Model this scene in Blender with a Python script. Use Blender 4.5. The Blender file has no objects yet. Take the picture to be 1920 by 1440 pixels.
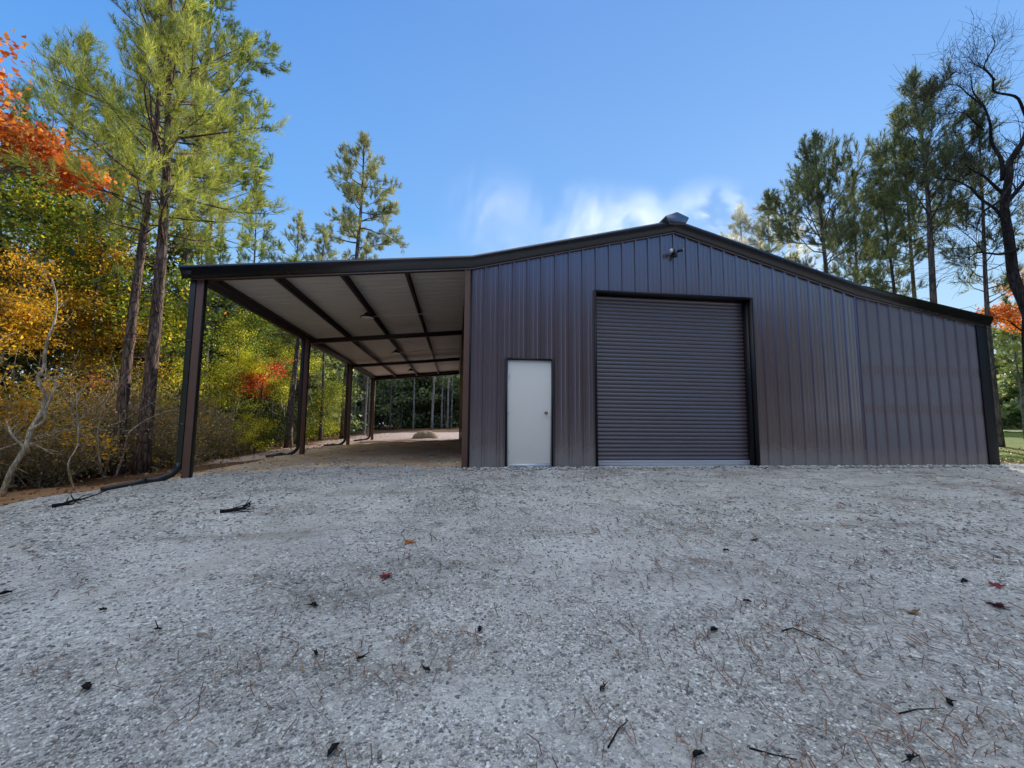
import bpy, math, random
import numpy as np
from mathutils import Vector, Matrix

random.seed(7)
PI = math.pi
scene = bpy.context.scene
COL = scene.collection

# ------------------------------------------------------------------ camera
F_PX, PITCH, YAW, ROLL = 804.4, 0.0973, 0.1304, 0.0079
CAM = np.array([-0.2684, -8.856, 0.8511])
_F = np.array([math.sin(YAW)*math.cos(PITCH), math.cos(YAW)*math.cos(PITCH), math.sin(PITCH)])
_R = np.array([math.cos(YAW), -math.sin(YAW), 0.0])
_U = np.cross(_R, _F)
CR = math.cos(ROLL)*_R + math.sin(ROLL)*_U
CU = -math.sin(ROLL)*_R + math.cos(ROLL)*_U


def at(px, py, Y):
    """World point seen at photo pixel (1920 x 1440) on the vertical plane y = Y."""
    d = _F*F_PX + CR*(px-960) - CU*(py-720)
    t = (Y-CAM[1])/d[1]
    return CAM + t*d


cd = bpy.data.cameras.new('camera')
cam = bpy.data.objects.new('camera', cd)
COL.objects.link(cam)
cd.sensor_width = 36.0
cd.lens = F_PX/1920*36.0
cd.clip_start = 0.05
cd.clip_end = 2000
M = Matrix(((CR[0], CU[0], -_F[0], CAM[0]), (CR[1], CU[1], -_F[1], CAM[1]), (CR[2], CU[2], -_F[2], CAM[2]), (0, 0, 0, 1)))
cam.matrix_world = M
scene.camera = cam
scene.view_settings.view_transform = 'Standard'
scene.view_settings.look = 'None'
scene.view_settings.exposure = 0
scene.view_settings.gamma = 1
scene.cycles.max_bounces = 8
scene.cycles.transparent_max_bounces = 12
scene.cycles.use_denoising = True

# ------------------------------------------------------------------ object helpers


def tag(o, label=None, cat=None, group=None, kind=None):
    if label: o['label'] = label
    if cat: o['category'] = cat
    if group: o['group'] = group
    if kind: o['kind'] = kind
    return o


def empty(name, loc=(0, 0, 0), rz=0.0):
    o = bpy.data.objects.new(name, None)
    o.empty_display_size = 0.3
    COL.objects.link(o)
    o.location = loc
    o.rotation_euler = (0, 0, rz)
    return o


class MB:
    """Collects vertices and faces of one mesh."""

    def __init__(self):
        self.v, self.f, self.n = [], [], 0

    def add(self, verts, faces):
        verts = np.asarray(verts, float).reshape(-1, 3)
        self.v.append(verts)
        for f in faces:
            self.f.append(np.asarray(f, int).reshape(1, -1) + self.n)
        self.n += len(verts)

    def addn(self, verts, faces):
        """verts (N,3), faces (M,k) as one array"""
        verts = np.asarray(verts, float).reshape(-1, 3)
        self.v.append(verts)
        self.f.append(np.asarray(faces, int) + self.n)
        self.n += len(verts)

    def box(self, a, b):
        x0, y0, z0 = a
        x1, y1, z1 = b
        self.add([(x0, y0, z0), (x1, y0, z0), (x1, y1, z0), (x0, y1, z0), (x0, y0, z1), (x1, y0, z1), (x1, y1, z1), (x0, y1, z1)],
                 [(0, 3, 2, 1), (4, 5, 6, 7), (0, 1, 5, 4), (1, 2, 6, 5), (2, 3, 7, 6), (3, 0, 4, 7)])

    def prism(self, poly, axis, a, b):
        """closed polygon extruded along an axis; poly in the two other axes"""
        n = len(poly)
        vs = []
        for t in (a, b):
            for (p, q) in poly:
                vs.append({'x': (t, p, q), 'y': (p, t, q), 'z': (p, q, t)}[axis])
        fs = [(i, (i+1) % n, n+(i+1) % n, n+i) for i in range(n)]
        fs += [tuple(range(n-1, -1, -1)), tuple(range(n, 2*n))]
        self.add(vs, fs)

    def loft(self, sections, caps=True):
        """list of closed loops with the same number of points"""
        n = len(sections[0])
        vs = [p for s in sections for p in s]
        fs = []
        for k in range(len(sections)-1):
            for i in range(n):
                fs.append((k*n+i, k*n+(i+1) % n, (k+1)*n+(i+1) % n, (k+1)*n+i))
        if caps:
            fs.append(tuple(range(n-1, -1, -1)))
            fs.append(tuple((len(sections)-1)*n+i for i in range(n)))
        self.add(vs, fs)

    def tube(self, pts, radii, k=6, cap=True):
        pts = np.asarray(pts, float)
        n = len(pts)
        radii = np.broadcast_to(np.asarray(radii, float), (n,))
        tg = np.gradient(pts, axis=0)
        tg /= np.linalg.norm(tg, axis=1)[:, None] + 1e-9
        ref = np.array([0, 0, 1.0]) if abs(tg[:, 2]).mean() < .8 else np.array([1.0, 0, 0])
        a = np.cross(tg, ref)
        a /= np.linalg.norm(a, axis=1)[:, None] + 1e-9
        b = np.cross(tg, a)
        th = np.arange(k)/k*2*PI
        ring = pts[:, None, :] + radii[:, None, None]*(np.cos(th)[None, :, None]*a[:, None, :] + np.sin(th)[None, :, None]*b[:, None, :])
        i = np.arange(n-1)[:, None]*k
        j = np.arange(k)[None, :]
        j2 = (j+1) % k
        fs = np.stack([i+j, i+j2, i+k+j2, i+k+j], -1).reshape(-1, 4)
        self.addn(ring.reshape(-1, 3), fs)
        if cap:
            base = self.n - n*k
            self.f.append(np.array([[base+(n-1)*k+q for q in range(k)]]))
            self.f.append(np.array([[base+q for q in range(k-1, -1, -1)]]))

    def mesh(self, name, smooth=False):
        me = bpy.data.meshes.new(name)
        V = np.concatenate(self.v).astype(np.float32)
        loops = np.concatenate([f.ravel() for f in self.f]).astype(np.int32)
        tot = np.concatenate([np.full(len(f), f.shape[1]) for f in self.f]).astype(np.int32)
        st = np.concatenate([[0], np.cumsum(tot)[:-1]]).astype(np.int32)
        me.vertices.add(len(V))
        me.vertices.foreach_set('co', V.ravel())
        me.loops.add(len(loops))
        me.loops.foreach_set('vertex_index', loops)
        me.polygons.add(len(tot))
        me.polygons.foreach_set('loop_start', st)
        me.polygons.foreach_set('loop_total', tot)
        if smooth:
            me.polygons.foreach_set('use_smooth', np.ones(len(tot), bool))
        me.update(calc_edges=True)
        return me

    def build(self, name, mat, parent=None, smooth=False, bevel=0.0):
        me = self.mesh(name, smooth)
        me.materials.append(mat)
        o = bpy.data.objects.new(name, me)
        COL.objects.link(o)
        o.parent = parent
        if bevel:
            m = o.modifiers.new('bevel', 'BEVEL')
            m.width = bevel
            m.segments = 2
            m.limit_method = 'ANGLE'
        return o


def inst(name, me, parent=None, mat=None):
    o = bpy.data.objects.new(name, me)
    COL.objects.link(o)
    o.parent = parent
    if mat is not None:
        o.material_slots[0].link = 'OBJECT'
        o.material_slots[0].material = mat
    return o

# ------------------------------------------------------------------ materials


class NT:
    def __init__(self, name):
        self.m = bpy.data.materials.new(name)
        self.m.use_nodes = True
        self.t = self.m.node_tree
        self.t.nodes.clear()
        self.out = self.t.nodes.new('ShaderNodeOutputMaterial')

    def n(self, typ, **kw):
        nd = self.t.nodes.new(typ)
        for k, v in kw.items():
            if k in nd.inputs:
                nd.inputs[k].default_value = v
            else:
                setattr(nd, k, v)
        return nd

    def l(self, a, b):
        self.t.links.new(a, b)

    def noise(self, vec, scale, detail=4, rough=.55, dist=0):
        nd = self.n('ShaderNodeTexNoise')
        nd.inputs['Scale'].default_value = scale
        nd.inputs['Detail'].default_value = detail
        nd.inputs['Roughness'].default_value = rough
        nd.inputs['Distortion'].default_value = dist
        if vec is not None: self.l(vec, nd.inputs['Vector'])
        return nd.outputs[0]

    def ramp(self, fac, stops, interp='LINEAR'):
        nd = self.n('ShaderNodeValToRGB')
        cr = nd.color_ramp
        cr.interpolation = interp
        while len(cr.elements) < len(stops): cr.elements.new(.5)
        for e, (p, c) in zip(cr.elements, stops):
            e.position = p
            e.color = (*c, 1) if len(c) == 3 else c
        self.l(fac, nd.inputs[0])
        return nd.outputs[0]

    def mix(self, fac, a, b, mode='MIX'):
        nd = self.n('ShaderNodeMix')
        nd.data_type = 'RGBA'
        nd.blend_type = mode
        nd.clamp_factor = True
        for v, s in ((fac, nd.inputs[0]), (a, nd.inputs[6]), (b, nd.inputs[7])):
            if hasattr(v, 'is_output'): self.l(v, s)
            elif isinstance(v, (int, float)): s.default_value = v
            else: s.default_value = (*v, 1) if len(v) == 3 else v
        return nd.outputs[2]

    def math(self, op, a, b=0.0, clamp=False):
        nd = self.n('ShaderNodeMath')
        nd.operation = op
        nd.use_clamp = clamp
        for v, s in ((a, nd.inputs[0]), (b, nd.inputs[1])):
            if hasattr(v, 'is_output'): self.l(v, s)
            else: s.default_value = v
        return nd.outputs[0]

    def rng(self, v, a, b, c=0, d=1):
        nd = self.n('ShaderNodeMapRange')
        nd.interpolation_type = 'SMOOTHSTEP'
        for i, x in enumerate((a, b, c, d)): nd.inputs[i+1].default_value = x
        self.l(v, nd.inputs[0])
        return nd.outputs[0]

    def pos(self, obj=True):
        return self.n('ShaderNodeTexCoord').outputs['Object' if obj else 'Generated']

    def bump(self, h, strength=.3, dist=.01, normal=None):
        nd = self.n('ShaderNodeBump')
        nd.inputs['Strength'].default_value = strength
        nd.inputs['Distance'].default_value = dist
        self.l(h, nd.inputs['Height'])
        if normal is not None: self.l(normal, nd.inputs['Normal'])
        return nd.outputs[0]

    def bsdf(self, color, rough=.5, metal=0, spec=.5, normal=None, coat=0, coat_rough=.05, ior=1.5):
        b = self.n('ShaderNodeBsdfPrincipled')
        for v, k in ((color, 'Base Color'), (rough, 'Roughness'), (metal, 'Metallic'), (spec, 'Specular IOR Level'), (coat, 'Coat Weight'), (coat_rough, 'Coat Roughness')):
            if hasattr(v, 'is_output'): self.l(v, b.inputs[k])
            elif isinstance(v, (int, float)): b.inputs[k].default_value = v
            else: b.inputs[k].default_value = (*v, 1)
        b.inputs['IOR'].default_value = ior
        if normal is not None: self.l(normal, b.inputs['Normal'])
        return b.outputs[0]

    def done(self, sh):
        self.l(sh, self.out.inputs[0])
        return self.m


def paint(name, c, rough=.4, metal=0.0, spec=.5, var=.15, coat=0.0, scale=3.0, bump=0.0, ior=1.5):
    t = NT(name)
    p = t.pos()
    n1 = t.noise(p, scale, 5)
    col = t.mix(n1, tuple(x*(1-var) for x in c), tuple(min(1, x*(1+var)) for x in c))
    r = t.math('ADD', t.math('MULTIPLY', t.noise(p, scale*4, 3), .14), rough-.07)
    nm = t.bump(t.noise(p, 1.3, 2), bump, .02) if bump else None
    return t.done(t.bsdf(col, r, metal, spec, nm, coat, .05, ior))


def foliage(name, stops, trans=.45, cl=.55, lo=.55, hi=1.25, tint=(1.15, 1.1, .6)):
    """leaf material: a colour per leaf, lighter and darker clumps, light through the leaf"""
    t = NT(name)
    geo = t.n('ShaderNodeNewGeometry')
    col = t.ramp(geo.outputs['Random Per Island'], stops)
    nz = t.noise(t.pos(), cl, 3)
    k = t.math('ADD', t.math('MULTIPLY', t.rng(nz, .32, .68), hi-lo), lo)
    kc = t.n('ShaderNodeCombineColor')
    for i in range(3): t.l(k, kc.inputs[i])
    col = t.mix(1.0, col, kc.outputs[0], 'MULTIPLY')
    b = t.bsdf(col, .5, 0, .35)
    tr = t.n('ShaderNodeBsdfTranslucent')
    t.l(t.mix(1.0, col, tint, 'MULTIPLY'), tr.inputs[0])
    mx = t.n('ShaderNodeMixShader')
    mx.inputs[0].default_value = trans
    t.l(b, mx.inputs[1])
    t.l(tr.outputs[0], mx.inputs[2])
    return t.done(mx.outputs[0])


def bark(name, dark, light, sc=9.0, bump=.8, zs=.22):
    t = NT(name)
    mp = t.n('ShaderNodeMapping')
    t.l(t.pos(), mp.inputs[0])
    mp.inputs['Scale'].default_value = (1, 1, zs)
    n1 = t.noise(mp.outputs[0], sc, 6, .65)
    v = t.n('ShaderNodeTexVoronoi')
    v.feature = 'DISTANCE_TO_EDGE'
    v.inputs['Scale'].default_value = sc*1.4
    t.l(mp.outputs[0], v.inputs['Vector'])
    crack = t.rng(v.outputs[0], 0, .16)
    col = t.mix(t.rng(n1, .35, .65), dark, light)
    col = t.mix(t.math('MULTIPLY', t.math('SUBTRACT', 1.0, crack), .6), col, tuple(x*.35 for x in dark))
    nm = t.bump(t.math('ADD', crack, n1), bump, .02)
    return t.done(t.bsdf(col, .9, 0, .2, nm))


BROWN = (.105, .068, .066)

def dusty(t, p, col):
    """dust splashed up the foot of a wall"""
    sz_ = t.n('ShaderNodeSeparateXYZ')
    t.l(p, sz_.inputs[0])
    h = t.math('ADD', sz_.outputs[2], t.math('MULTIPLY', t.math('SUBTRACT', t.noise(p, 5, 5, .65), .5), .5))
    d = t.rng(h, .0, .55, .55, 0)
    streak = t.n('ShaderNodeMapping')
    streak.inputs['Scale'].default_value = (9, 9, .5)
    t.l(p, streak.inputs[0])
    d = t.math('ADD', d, t.rng(t.noise(streak.outputs[0], 1.0, 4), .55, .8, 0, .10))
    return t.mix(d, col, (.27, .235, .20)), d


def siding():
    t = NT('bronze_siding_paint')
    p = t.pos()
    n1 = t.noise(p, 1.2, 5)
    col = t.mix(n1, tuple(x*.9 for x in BROWN), tuple(x*1.1 for x in BROWN))
    col, d = dusty(t, p, col)
    r = t.math('ADD', t.math('ADD', t.math('MULTIPLY', t.noise(p, 5, 3), .14), .15), t.math('MULTIPLY', d, .5))
    nm = t.bump(t.noise(p, 1.1, 2), .10, .02)
    return t.done(t.bsdf(col, r, 0, .5, nm, .3, .05, 2.3))


m_siding = siding()
m_trim = paint('dark_trim_paint', (.010, .009, .011), .25, 0, .5, .15, .0, 2.0, 0, 1.7)
m_black = paint('black_reveal_paint', (.009, .009, .010), .45, 0, .3, .15)
m_steel = paint('brown_primer_steel', (.150, .078, .050), .5, 0, .4, .2, 0, 4.0)
m_steel_dark = paint('dark_brown_steel', (.030, .017, .015), .55, 0, .35, .2, 0, 4.0)
m_spout = paint('olive_black_downspout_paint', (.026, .026, .014), .4, 0, .5, .15)
m_pipe = paint('black_plastic_pipe', (.010, .010, .011), .45, 0, .5, .2)
m_ceiling = paint('galvanised_roof_underside', (.50, .47, .43), .45, 0, .5, .06, 0, 1.5)
m_roof = paint('dark_roof_panel', (.03, .026, .028), .3, 0, .7, .12)
m_curtain = paint('bronze_curtain_paint', (.088, .064, .070), .34, 0, .5, .1, .2, 2.0, 0, 2.1)
m_door = paint('white_door_paint', (.87, .82, .70), .42, 0, .4, .02)
m_frame = paint('white_frame_paint', (.70, .70, .66), .45, 0, .4, .03)
m_alu = paint('grey_aluminium', (.62, .64, .66), .38, .25, .5, .05)
m_brass = paint('dull_brass', (.35, .26, .14), .28, 1.0, .5, .1)
m_lampblack = paint('black_lamp_housing', (.012, .012, .013), .4, 0, .5, .1)
m_lens = paint('pale_lamp_lens', (.75, .73, .68), .25, 0, .6, .03)
m_conc = paint('grey_concrete', (.42, .41, .39), .85, 0, .3, .12, 0, 6)


def dew_siding():
    """bronze siding with pale dew on the panel fields, dry over the two girts"""
    t = NT('dewy_bronze_siding_paint')
    p = t.pos()
    sx = t.n('ShaderNodeSeparateXYZ')
    t.l(p, sx.inputs[0])
    z = sx.outputs[2]
    wob = t.math('MULTIPLY', t.math('SUBTRACT', t.noise(p, 2.2, 3), .5), .12)
    zz = t.math('ADD', z, wob)
    def band(a, b):
        return t.math('MULTIPLY', t.rng(zz, a-.06, a+.03), t.rng(zz, b-.03, b+.06, 1, 0))
    dry = t.math('MAXIMUM', band(2.14, 2.33), band(1.22, 1.41))
    dry = t.math('MAXIMUM', dry, t.rng(zz, .0, .42, 1, 0))
    fr = t.math('FRACT', t.math('DIVIDE', sx.outputs[0], .3048))
    rib = t.math('ABSOLUTE', t.math('SUBTRACT', fr, .5))
    field = t.rng(rib, .28, .42, 1, 0)
    patch = t.rng(t.noise(p, 1.1, 3), .25, .6, .55, 1)
    dew = t.math('MULTIPLY', t.math('MULTIPLY', t.math('SUBTRACT', 1.0, dry), field), patch)
    n1 = t.noise(p, 1.2, 4)
    base = t.mix(n1, tuple(x*.9 for x in BROWN), tuple(x*1.1 for x in BROWN))
    col = t.mix(t.math('MULTIPLY', dew, .62), base, (.150, .150, .170))
    col, dd = dusty(t, p, col)
    rough = t.math('ADD', t.math('MULTIPLY', dew, .25), .34)
    return t.done(t.bsdf(col, rough, 0, .5, None, .1, .05, 2.0))


m_dew = dew_siding()

# leaves
G = lambda *a: a
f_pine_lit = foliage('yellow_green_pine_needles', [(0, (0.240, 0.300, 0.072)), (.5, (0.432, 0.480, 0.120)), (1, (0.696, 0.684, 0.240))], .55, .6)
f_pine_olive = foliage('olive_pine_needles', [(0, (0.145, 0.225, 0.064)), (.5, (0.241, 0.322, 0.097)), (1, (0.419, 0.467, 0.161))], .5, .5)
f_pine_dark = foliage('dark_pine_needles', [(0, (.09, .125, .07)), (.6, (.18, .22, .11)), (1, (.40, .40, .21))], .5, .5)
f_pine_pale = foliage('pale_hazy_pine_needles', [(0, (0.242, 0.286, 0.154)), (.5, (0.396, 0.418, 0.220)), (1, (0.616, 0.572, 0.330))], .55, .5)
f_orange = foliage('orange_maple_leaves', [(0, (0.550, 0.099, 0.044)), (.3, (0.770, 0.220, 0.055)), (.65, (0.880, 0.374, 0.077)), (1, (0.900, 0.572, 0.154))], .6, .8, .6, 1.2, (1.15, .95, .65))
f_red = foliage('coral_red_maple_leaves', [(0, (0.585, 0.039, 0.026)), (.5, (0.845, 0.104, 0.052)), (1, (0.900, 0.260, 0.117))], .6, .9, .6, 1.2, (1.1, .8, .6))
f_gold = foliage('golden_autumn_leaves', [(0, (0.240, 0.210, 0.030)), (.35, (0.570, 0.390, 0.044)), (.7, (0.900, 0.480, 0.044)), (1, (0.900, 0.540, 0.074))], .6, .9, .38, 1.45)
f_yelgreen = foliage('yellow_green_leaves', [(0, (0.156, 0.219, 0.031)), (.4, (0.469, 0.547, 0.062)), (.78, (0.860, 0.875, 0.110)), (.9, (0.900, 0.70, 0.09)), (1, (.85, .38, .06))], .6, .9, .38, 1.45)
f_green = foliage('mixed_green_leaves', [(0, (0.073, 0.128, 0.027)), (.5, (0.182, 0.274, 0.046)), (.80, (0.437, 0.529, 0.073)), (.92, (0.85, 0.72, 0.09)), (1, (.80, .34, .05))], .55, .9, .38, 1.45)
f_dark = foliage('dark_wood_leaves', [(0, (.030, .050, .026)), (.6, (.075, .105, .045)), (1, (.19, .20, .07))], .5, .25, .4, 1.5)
f_tan = foliage('dry_tan_leaves', [(0, (.42, .30, .12)), (.5, (.70, .54, .24)), (1, (.88, .74, .40))], .55, .8)
b_pine = bark('red_brown_pine_bark', (.085, .052, .038), (.28, .19, .14), 9)
b_far = bark('grey_brown_bark', (.09, .075, .06), (.24, .20, .17), 7)
b_pale = bark('pale_grey_bark', (.24, .20, .15), (.50, .43, .33), 14, .3)
b_dark = bark('dark_bark', (.018, .015, .014), (.055, .045, .04), 8)  # near-black bark for the leafless tree and right maple
b_birch = bark('pale_slim_trunk_bark', (.20, .185, .165), (.42, .39, .35), 6, .3)

# ------------------------------------------------------------------ ground


def sstep(x, a, b):
    t = np.clip((np.asarray(x, float)-a)/(b-a), 0, 1)
    return t*t*(3-2*t)


def gz(x, y):
    x = np.asarray(x, float)
    y = np.asarray(y, float)
    front = -0.80*(1-np.exp(-np.maximum(-y, 0)/9.0))*1.05 - .0*x
    ld = -.14*sstep(x, -3.0, -5.5)*0 + np.interp(x, [-40, -14, -9.2, -8, -5.3, -3.2, 0], [-.35, -.50, -.56, -.49, -.15, -.03, 0])
    lw = np.interp(y, [-20, 2, 6, 12, 25], [1, 1, .72, .5, .4])
    far = np.interp(y, [16, 30, 45, 80, 400], [0, .12, .55, 1.1, 1.5])
    rt = np.interp(x, [13.5, 16, 22, 40, 80, 400], [0, -.10, -.12, .55, 1.4, 2.0])
    bump = .018*np.sin(x*1.7+y*.6)*np.sin(y*1.3-x*.4) + .012*np.sin(x*3.9+1.3)*np.sin(y*3.1+.4) + .006*np.sin(x*9.1+y*2)*np.sin(y*8.3)
    near_wall = sstep(y, -.05, -.9)*((x > -.5) & (x < 13)) + (1-((x > -.5) & (x < 13)))
    rough = .022*np.sin(x*2.9+np.sin(y*1.9)*1.4)*np.sin(y*2.3+x*.8)*sstep(x, .3, -.4)*sstep(y, .4, 1.2)
    crest = rough + .05*np.exp(-((y-.75)/.45)**2)*sstep(x, -5.2, -3.5)*(x < 0)
    return front + ld*lw + far + rt + bump*near_wall*.9 + crest - .015


def axis_coords(segs):
    out = []
    for a, b, s in segs:
        out.append(np.arange(a, b, s))
    return np.concatenate(out)


gx = axis_coords([(-400, -60, 20), (-60, -16, 1.5), (-16, 20, .14), (20, 60, 1.5), (60, 401, 20)])
gy = axis_coords([(-300, -40, 20), (-40, -9, 1.0), (-9, 4, .12), (4, 26, .3), (26, 80, 1.5), (80, 401, 20)])
XX, YY = np.meshgrid(gx, gy, indexing='ij')
ZZ = gz(XX, YY)
mb = MB()
ni, nj = XX.shape
idx = np.arange(ni*nj).reshape(ni, nj)
mb.addn(np.stack([XX, YY, ZZ], -1).reshape(-1, 3), np.stack([idx[:-1, :-1], idx[1:, :-1], idx[1:, 1:], idx[:-1, 1:]], -1).reshape(-1, 4))


def gravel_edge(x):
    """y up to which gravel lies"""
    x = np.asarray(x, float)
    e = np.where(x < -5.4, .35+(x+5.4)*.40, np.where(x < 0, .35, np.where(x < 12.72, .5, .9)))
    return e + .12*np.sin(x*2.3)+.07*np.sin(x*5.1+1)


def ground_masks(x, y):
    gravel = sstep(gravel_edge(x)-y, -.22, .22)*sstep(x, -16, -12)*sstep(x, 26, 20)
    sand = sstep(y, -.6, -.1)*sstep(y, 15.5, 12)*sstep(x, -6.4, -5.2)*(x < .2)
    road = np.maximum(sstep(y, 3.5, 6.5)*sstep(x, -8.6, -7.4)*sstep(x, -5.0, -5.8)*(y < 30), sstep(y, 15.5, 18)*sstep(y, 36, 30)*sstep(x, -9.5, -7.5)*sstep(x, 14, 9))
    orange = np.maximum(sstep(y-gravel_edge(x), -.1, .3)*sstep(y-gravel_edge(x), 3.2, 1.8)*sstep(x, -5.0, -5.6)*sstep(x, -16, -9),
                        sstep(y, 12, 13.5)*sstep(y, 17, 15.5)*sstep(x, -4.6, -3.4)*(x < 1)*.9)
    lawn = sstep(x, 15, 17)*sstep(y, 1.5, 3.0)*sstep(x, 70, 55)
    drive = sstep(x, 44, 45)*sstep(x, 50, 49)
    return gravel, sand, road, orange, lawn, drive


def dust_mask(x, y):
    """compacted fine patches: in front of the roll-up door and along two wheel tracks"""
    a = np.exp(-(((x-5.0)/3.6)**2+((y+1.6)/1.5)**2))
    tr = 0
    for off in (-.85, .85):
        cx = 4.6+off+.10*(y+1)**2*.35+.25*(-y)
        tr = np.maximum(tr, np.exp(-((x-cx)/.30)**2)*sstep(y, .2, -.6)*.8)
    b = np.exp(-(((x-.8)/.9)**2+((y+5.0)/.7)**2))*.6+np.exp(-(((x+2.2)/1.3)**2+((y+3.6)/.5)**2))*.5
    return np.clip(np.maximum(a, tr)+b, 0, 1)


def ground_material():
    t = NT('ground_surface')
    p = t.pos()
    a1 = t.n('ShaderNodeAttribute')
    a1.attribute_name = 'zone'
    a2 = t.n('ShaderNodeAttribute')
    a2.attribute_name = 'zone_more'
    s1 = t.n('ShaderNodeSeparateColor')
    t.l(a1.outputs['Color'], s1.inputs[0])
    s2 = t.n('ShaderNodeSeparateColor')
    t.l(a2.outputs['Color'], s2.inputs[0])
    edge = t.math('MULTIPLY', t.math('SUBTRACT', t.noise(p, 3.5, 6, .65), .5), 1.1)

    def mask(v):
        return t.rng(t.math('ADD', v, edge), .35, .65)
    # gravel
    vs = []
    for sc in (80.0, 37.0):
        v = t.n('ShaderNodeTexVoronoi')
        v.inputs['Scale'].default_value = sc
        t.l(p, v.inputs['Vector'])
        vs.append(v)
    sep = t.n('ShaderNodeSeparateColor')
    t.l(vs[0].outputs['Color'], sep.inputs[0])
    sep2 = t.n('ShaderNodeSeparateColor')
    t.l(vs[1].outputs['Color'], sep2.inputs[0])
    c1 = t.ramp(sep.outputs[0], [(0, (.20, .19, .18)), (.25, (.38, .365, .345)), (.6, (.49, .475, .455)), (.88, (.59, .57, .54)), (1, (.78, .76, .73))])
    c2 = t.ramp(sep2.outputs[1], [(0, (.18, .175, .17)), (.3, (.43, .40, .36)), (.7, (.54, .51, .475)), (1, (.75, .71, .64))])
    big = t.noise(p, .55, 5, .6)
    fine = t.rng(t.noise(p, 1.6, 6, .7), .42, .60)
    grav = t.mix(t.rng(sep2.outputs[2], .45, .6), c1, c2)
    dust = t.mix(t.noise(p, 160, 3), (.46, .435, .40), (.60, .57, .53))
    grav = t.mix(t.math('MULTIPLY', fine, .62), grav, dust)
    grav = t.mix(t.math('MULTIPLY', s2.outputs[2], .75), grav, dust)
    mpt = t.n('ShaderNodeMapping')
    mpt.inputs['Rotation'].default_value = (0, 0, .30)
    mpt.inputs['Scale'].default_value = (.22, 1.5, 1)
    t.l(p, mpt.inputs[0])
    streak = t.rng(t.noise(mpt.outputs[0], 1.5, 6, .65), .53, .68, 0, .42)
    grav = t.mix(streak, grav, (.215, .185, .145))
    grav = t.mix(t.rng(big, .5, .72, 0, .40), grav, (.33, .28, .22))
    grav = t.mix(1.0, grav, t.ramp(t.noise(p, .9, 5, .65), [(.3, (.72, .72, .72)), (.7, (1.12, 1.12, 1.12))]), 'MULTIPLY')
    grav = t.mix(1.0, grav, (1.10, 1.115, 1.10), 'MULTIPLY')
    # the others
    sand = t.mix(t.noise(p, 6, 7, .75), (.60, .42, .25), (.88, .66, .43))
    sand = t.mix(t.rng(t.noise(p, 1.3, 6, .7), .48, .66, 0, .7), sand, (.42, .26, .14))
    sand = t.mix(t.math('MULTIPLY', t.rng(t.noise(p, 2.1, 5, .7), .5, .62), .22), sand, c2)
    road = t.mix(t.noise(p, 2.2, 6, .7), (.42, .28, .23), (.62, .50, .45))
    orange = t.mix(t.noise(p, 3.0, 7, .72), (.24, .105, .045), (.55, .33, .17))
    litter = t.mix(t.noise(p, 5.0, 7, .75), (.06, .032, .016), (.21, .11, .055))
    lawn = t.mix(t.noise(p, 1.4, 7, .7), (.08, .13, .02), (.26, .32, .05))
    col = t.mix(mask(s2.outputs[0]), litter, lawn)
    col = t.mix(mask(s2.outputs[1]), col, (.55, .54, .52))
    col = t.mix(mask(a1.outputs['Alpha']), col, orange)
    col = t.mix(mask(s1.outputs[2]), col, road)
    col = t.mix(mask(s1.outputs[1]), col, sand)
    gm = mask(s1.outputs[0])
    col = t.mix(gm, col, grav)
    h = t.math('ADD', t.math('MULTIPLY', vs[0].outputs['Distance'], -.7), t.math('MULTIPLY', vs[1].outputs['Distance'], -.6))
    nm = t.bump(h, .9, .012)
    nm = t.bump(t.noise(p, 9, 6, .7), .7, .04, nm)
    nm = t.bump(t.noise(p, 2.2, 5, .6), .5, .12, nm)
    return t.done(t.bsdf(col, .92, 0, .25, nm))


g_ob = mb.build('ground', ground_material(), smooth=True)
g_ob['kind'] = 'structure'
mk = ground_masks(XX.ravel(), YY.ravel())
for nm, ch in (('zone', (mk[0], mk[1], mk[2], mk[3])), ('zone_more', (mk[4], mk[5], dust_mask(XX.ravel(), YY.ravel()), mk[5]*0+1))):
    at_ = g_ob.data.color_attributes.new(nm, 'FLOAT_COLOR', 'POINT')
    at_.data.foreach_set('color', np.stack(ch, -1).astype(np.float32).ravel())

# ------------------------------------------------------------------ loose gravel stones (nobody could count them)
rs = np.random.default_rng(11)
ROLL_X = (2.72, 6.40)
_t = (1+5**.5)/2
ICO_V = np.array([(-1, _t, 0), (1, _t, 0), (-1, -_t, 0), (1, -_t, 0), (0, -1, _t), (0, 1, _t), (0, -1, -_t), (0, 1, -_t), (_t, 0, -1), (_t, 0, 1), (-_t, 0, -1), (-_t, 0, 1)])/1.902
ICO_F = np.array([(0, 11, 5), (0, 5, 1), (0, 1, 7), (0, 7, 10), (0, 10, 11), (1, 5, 9), (5, 11, 4), (11, 10, 2), (10, 7, 6), (7, 1, 8), (3, 9, 4), (3, 4, 2), (3, 2, 6), (3, 6, 8), (3, 8, 9), (4, 9, 5), (2, 4, 11), (6, 2, 10), (8, 6, 7), (9, 8, 1)])


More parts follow.
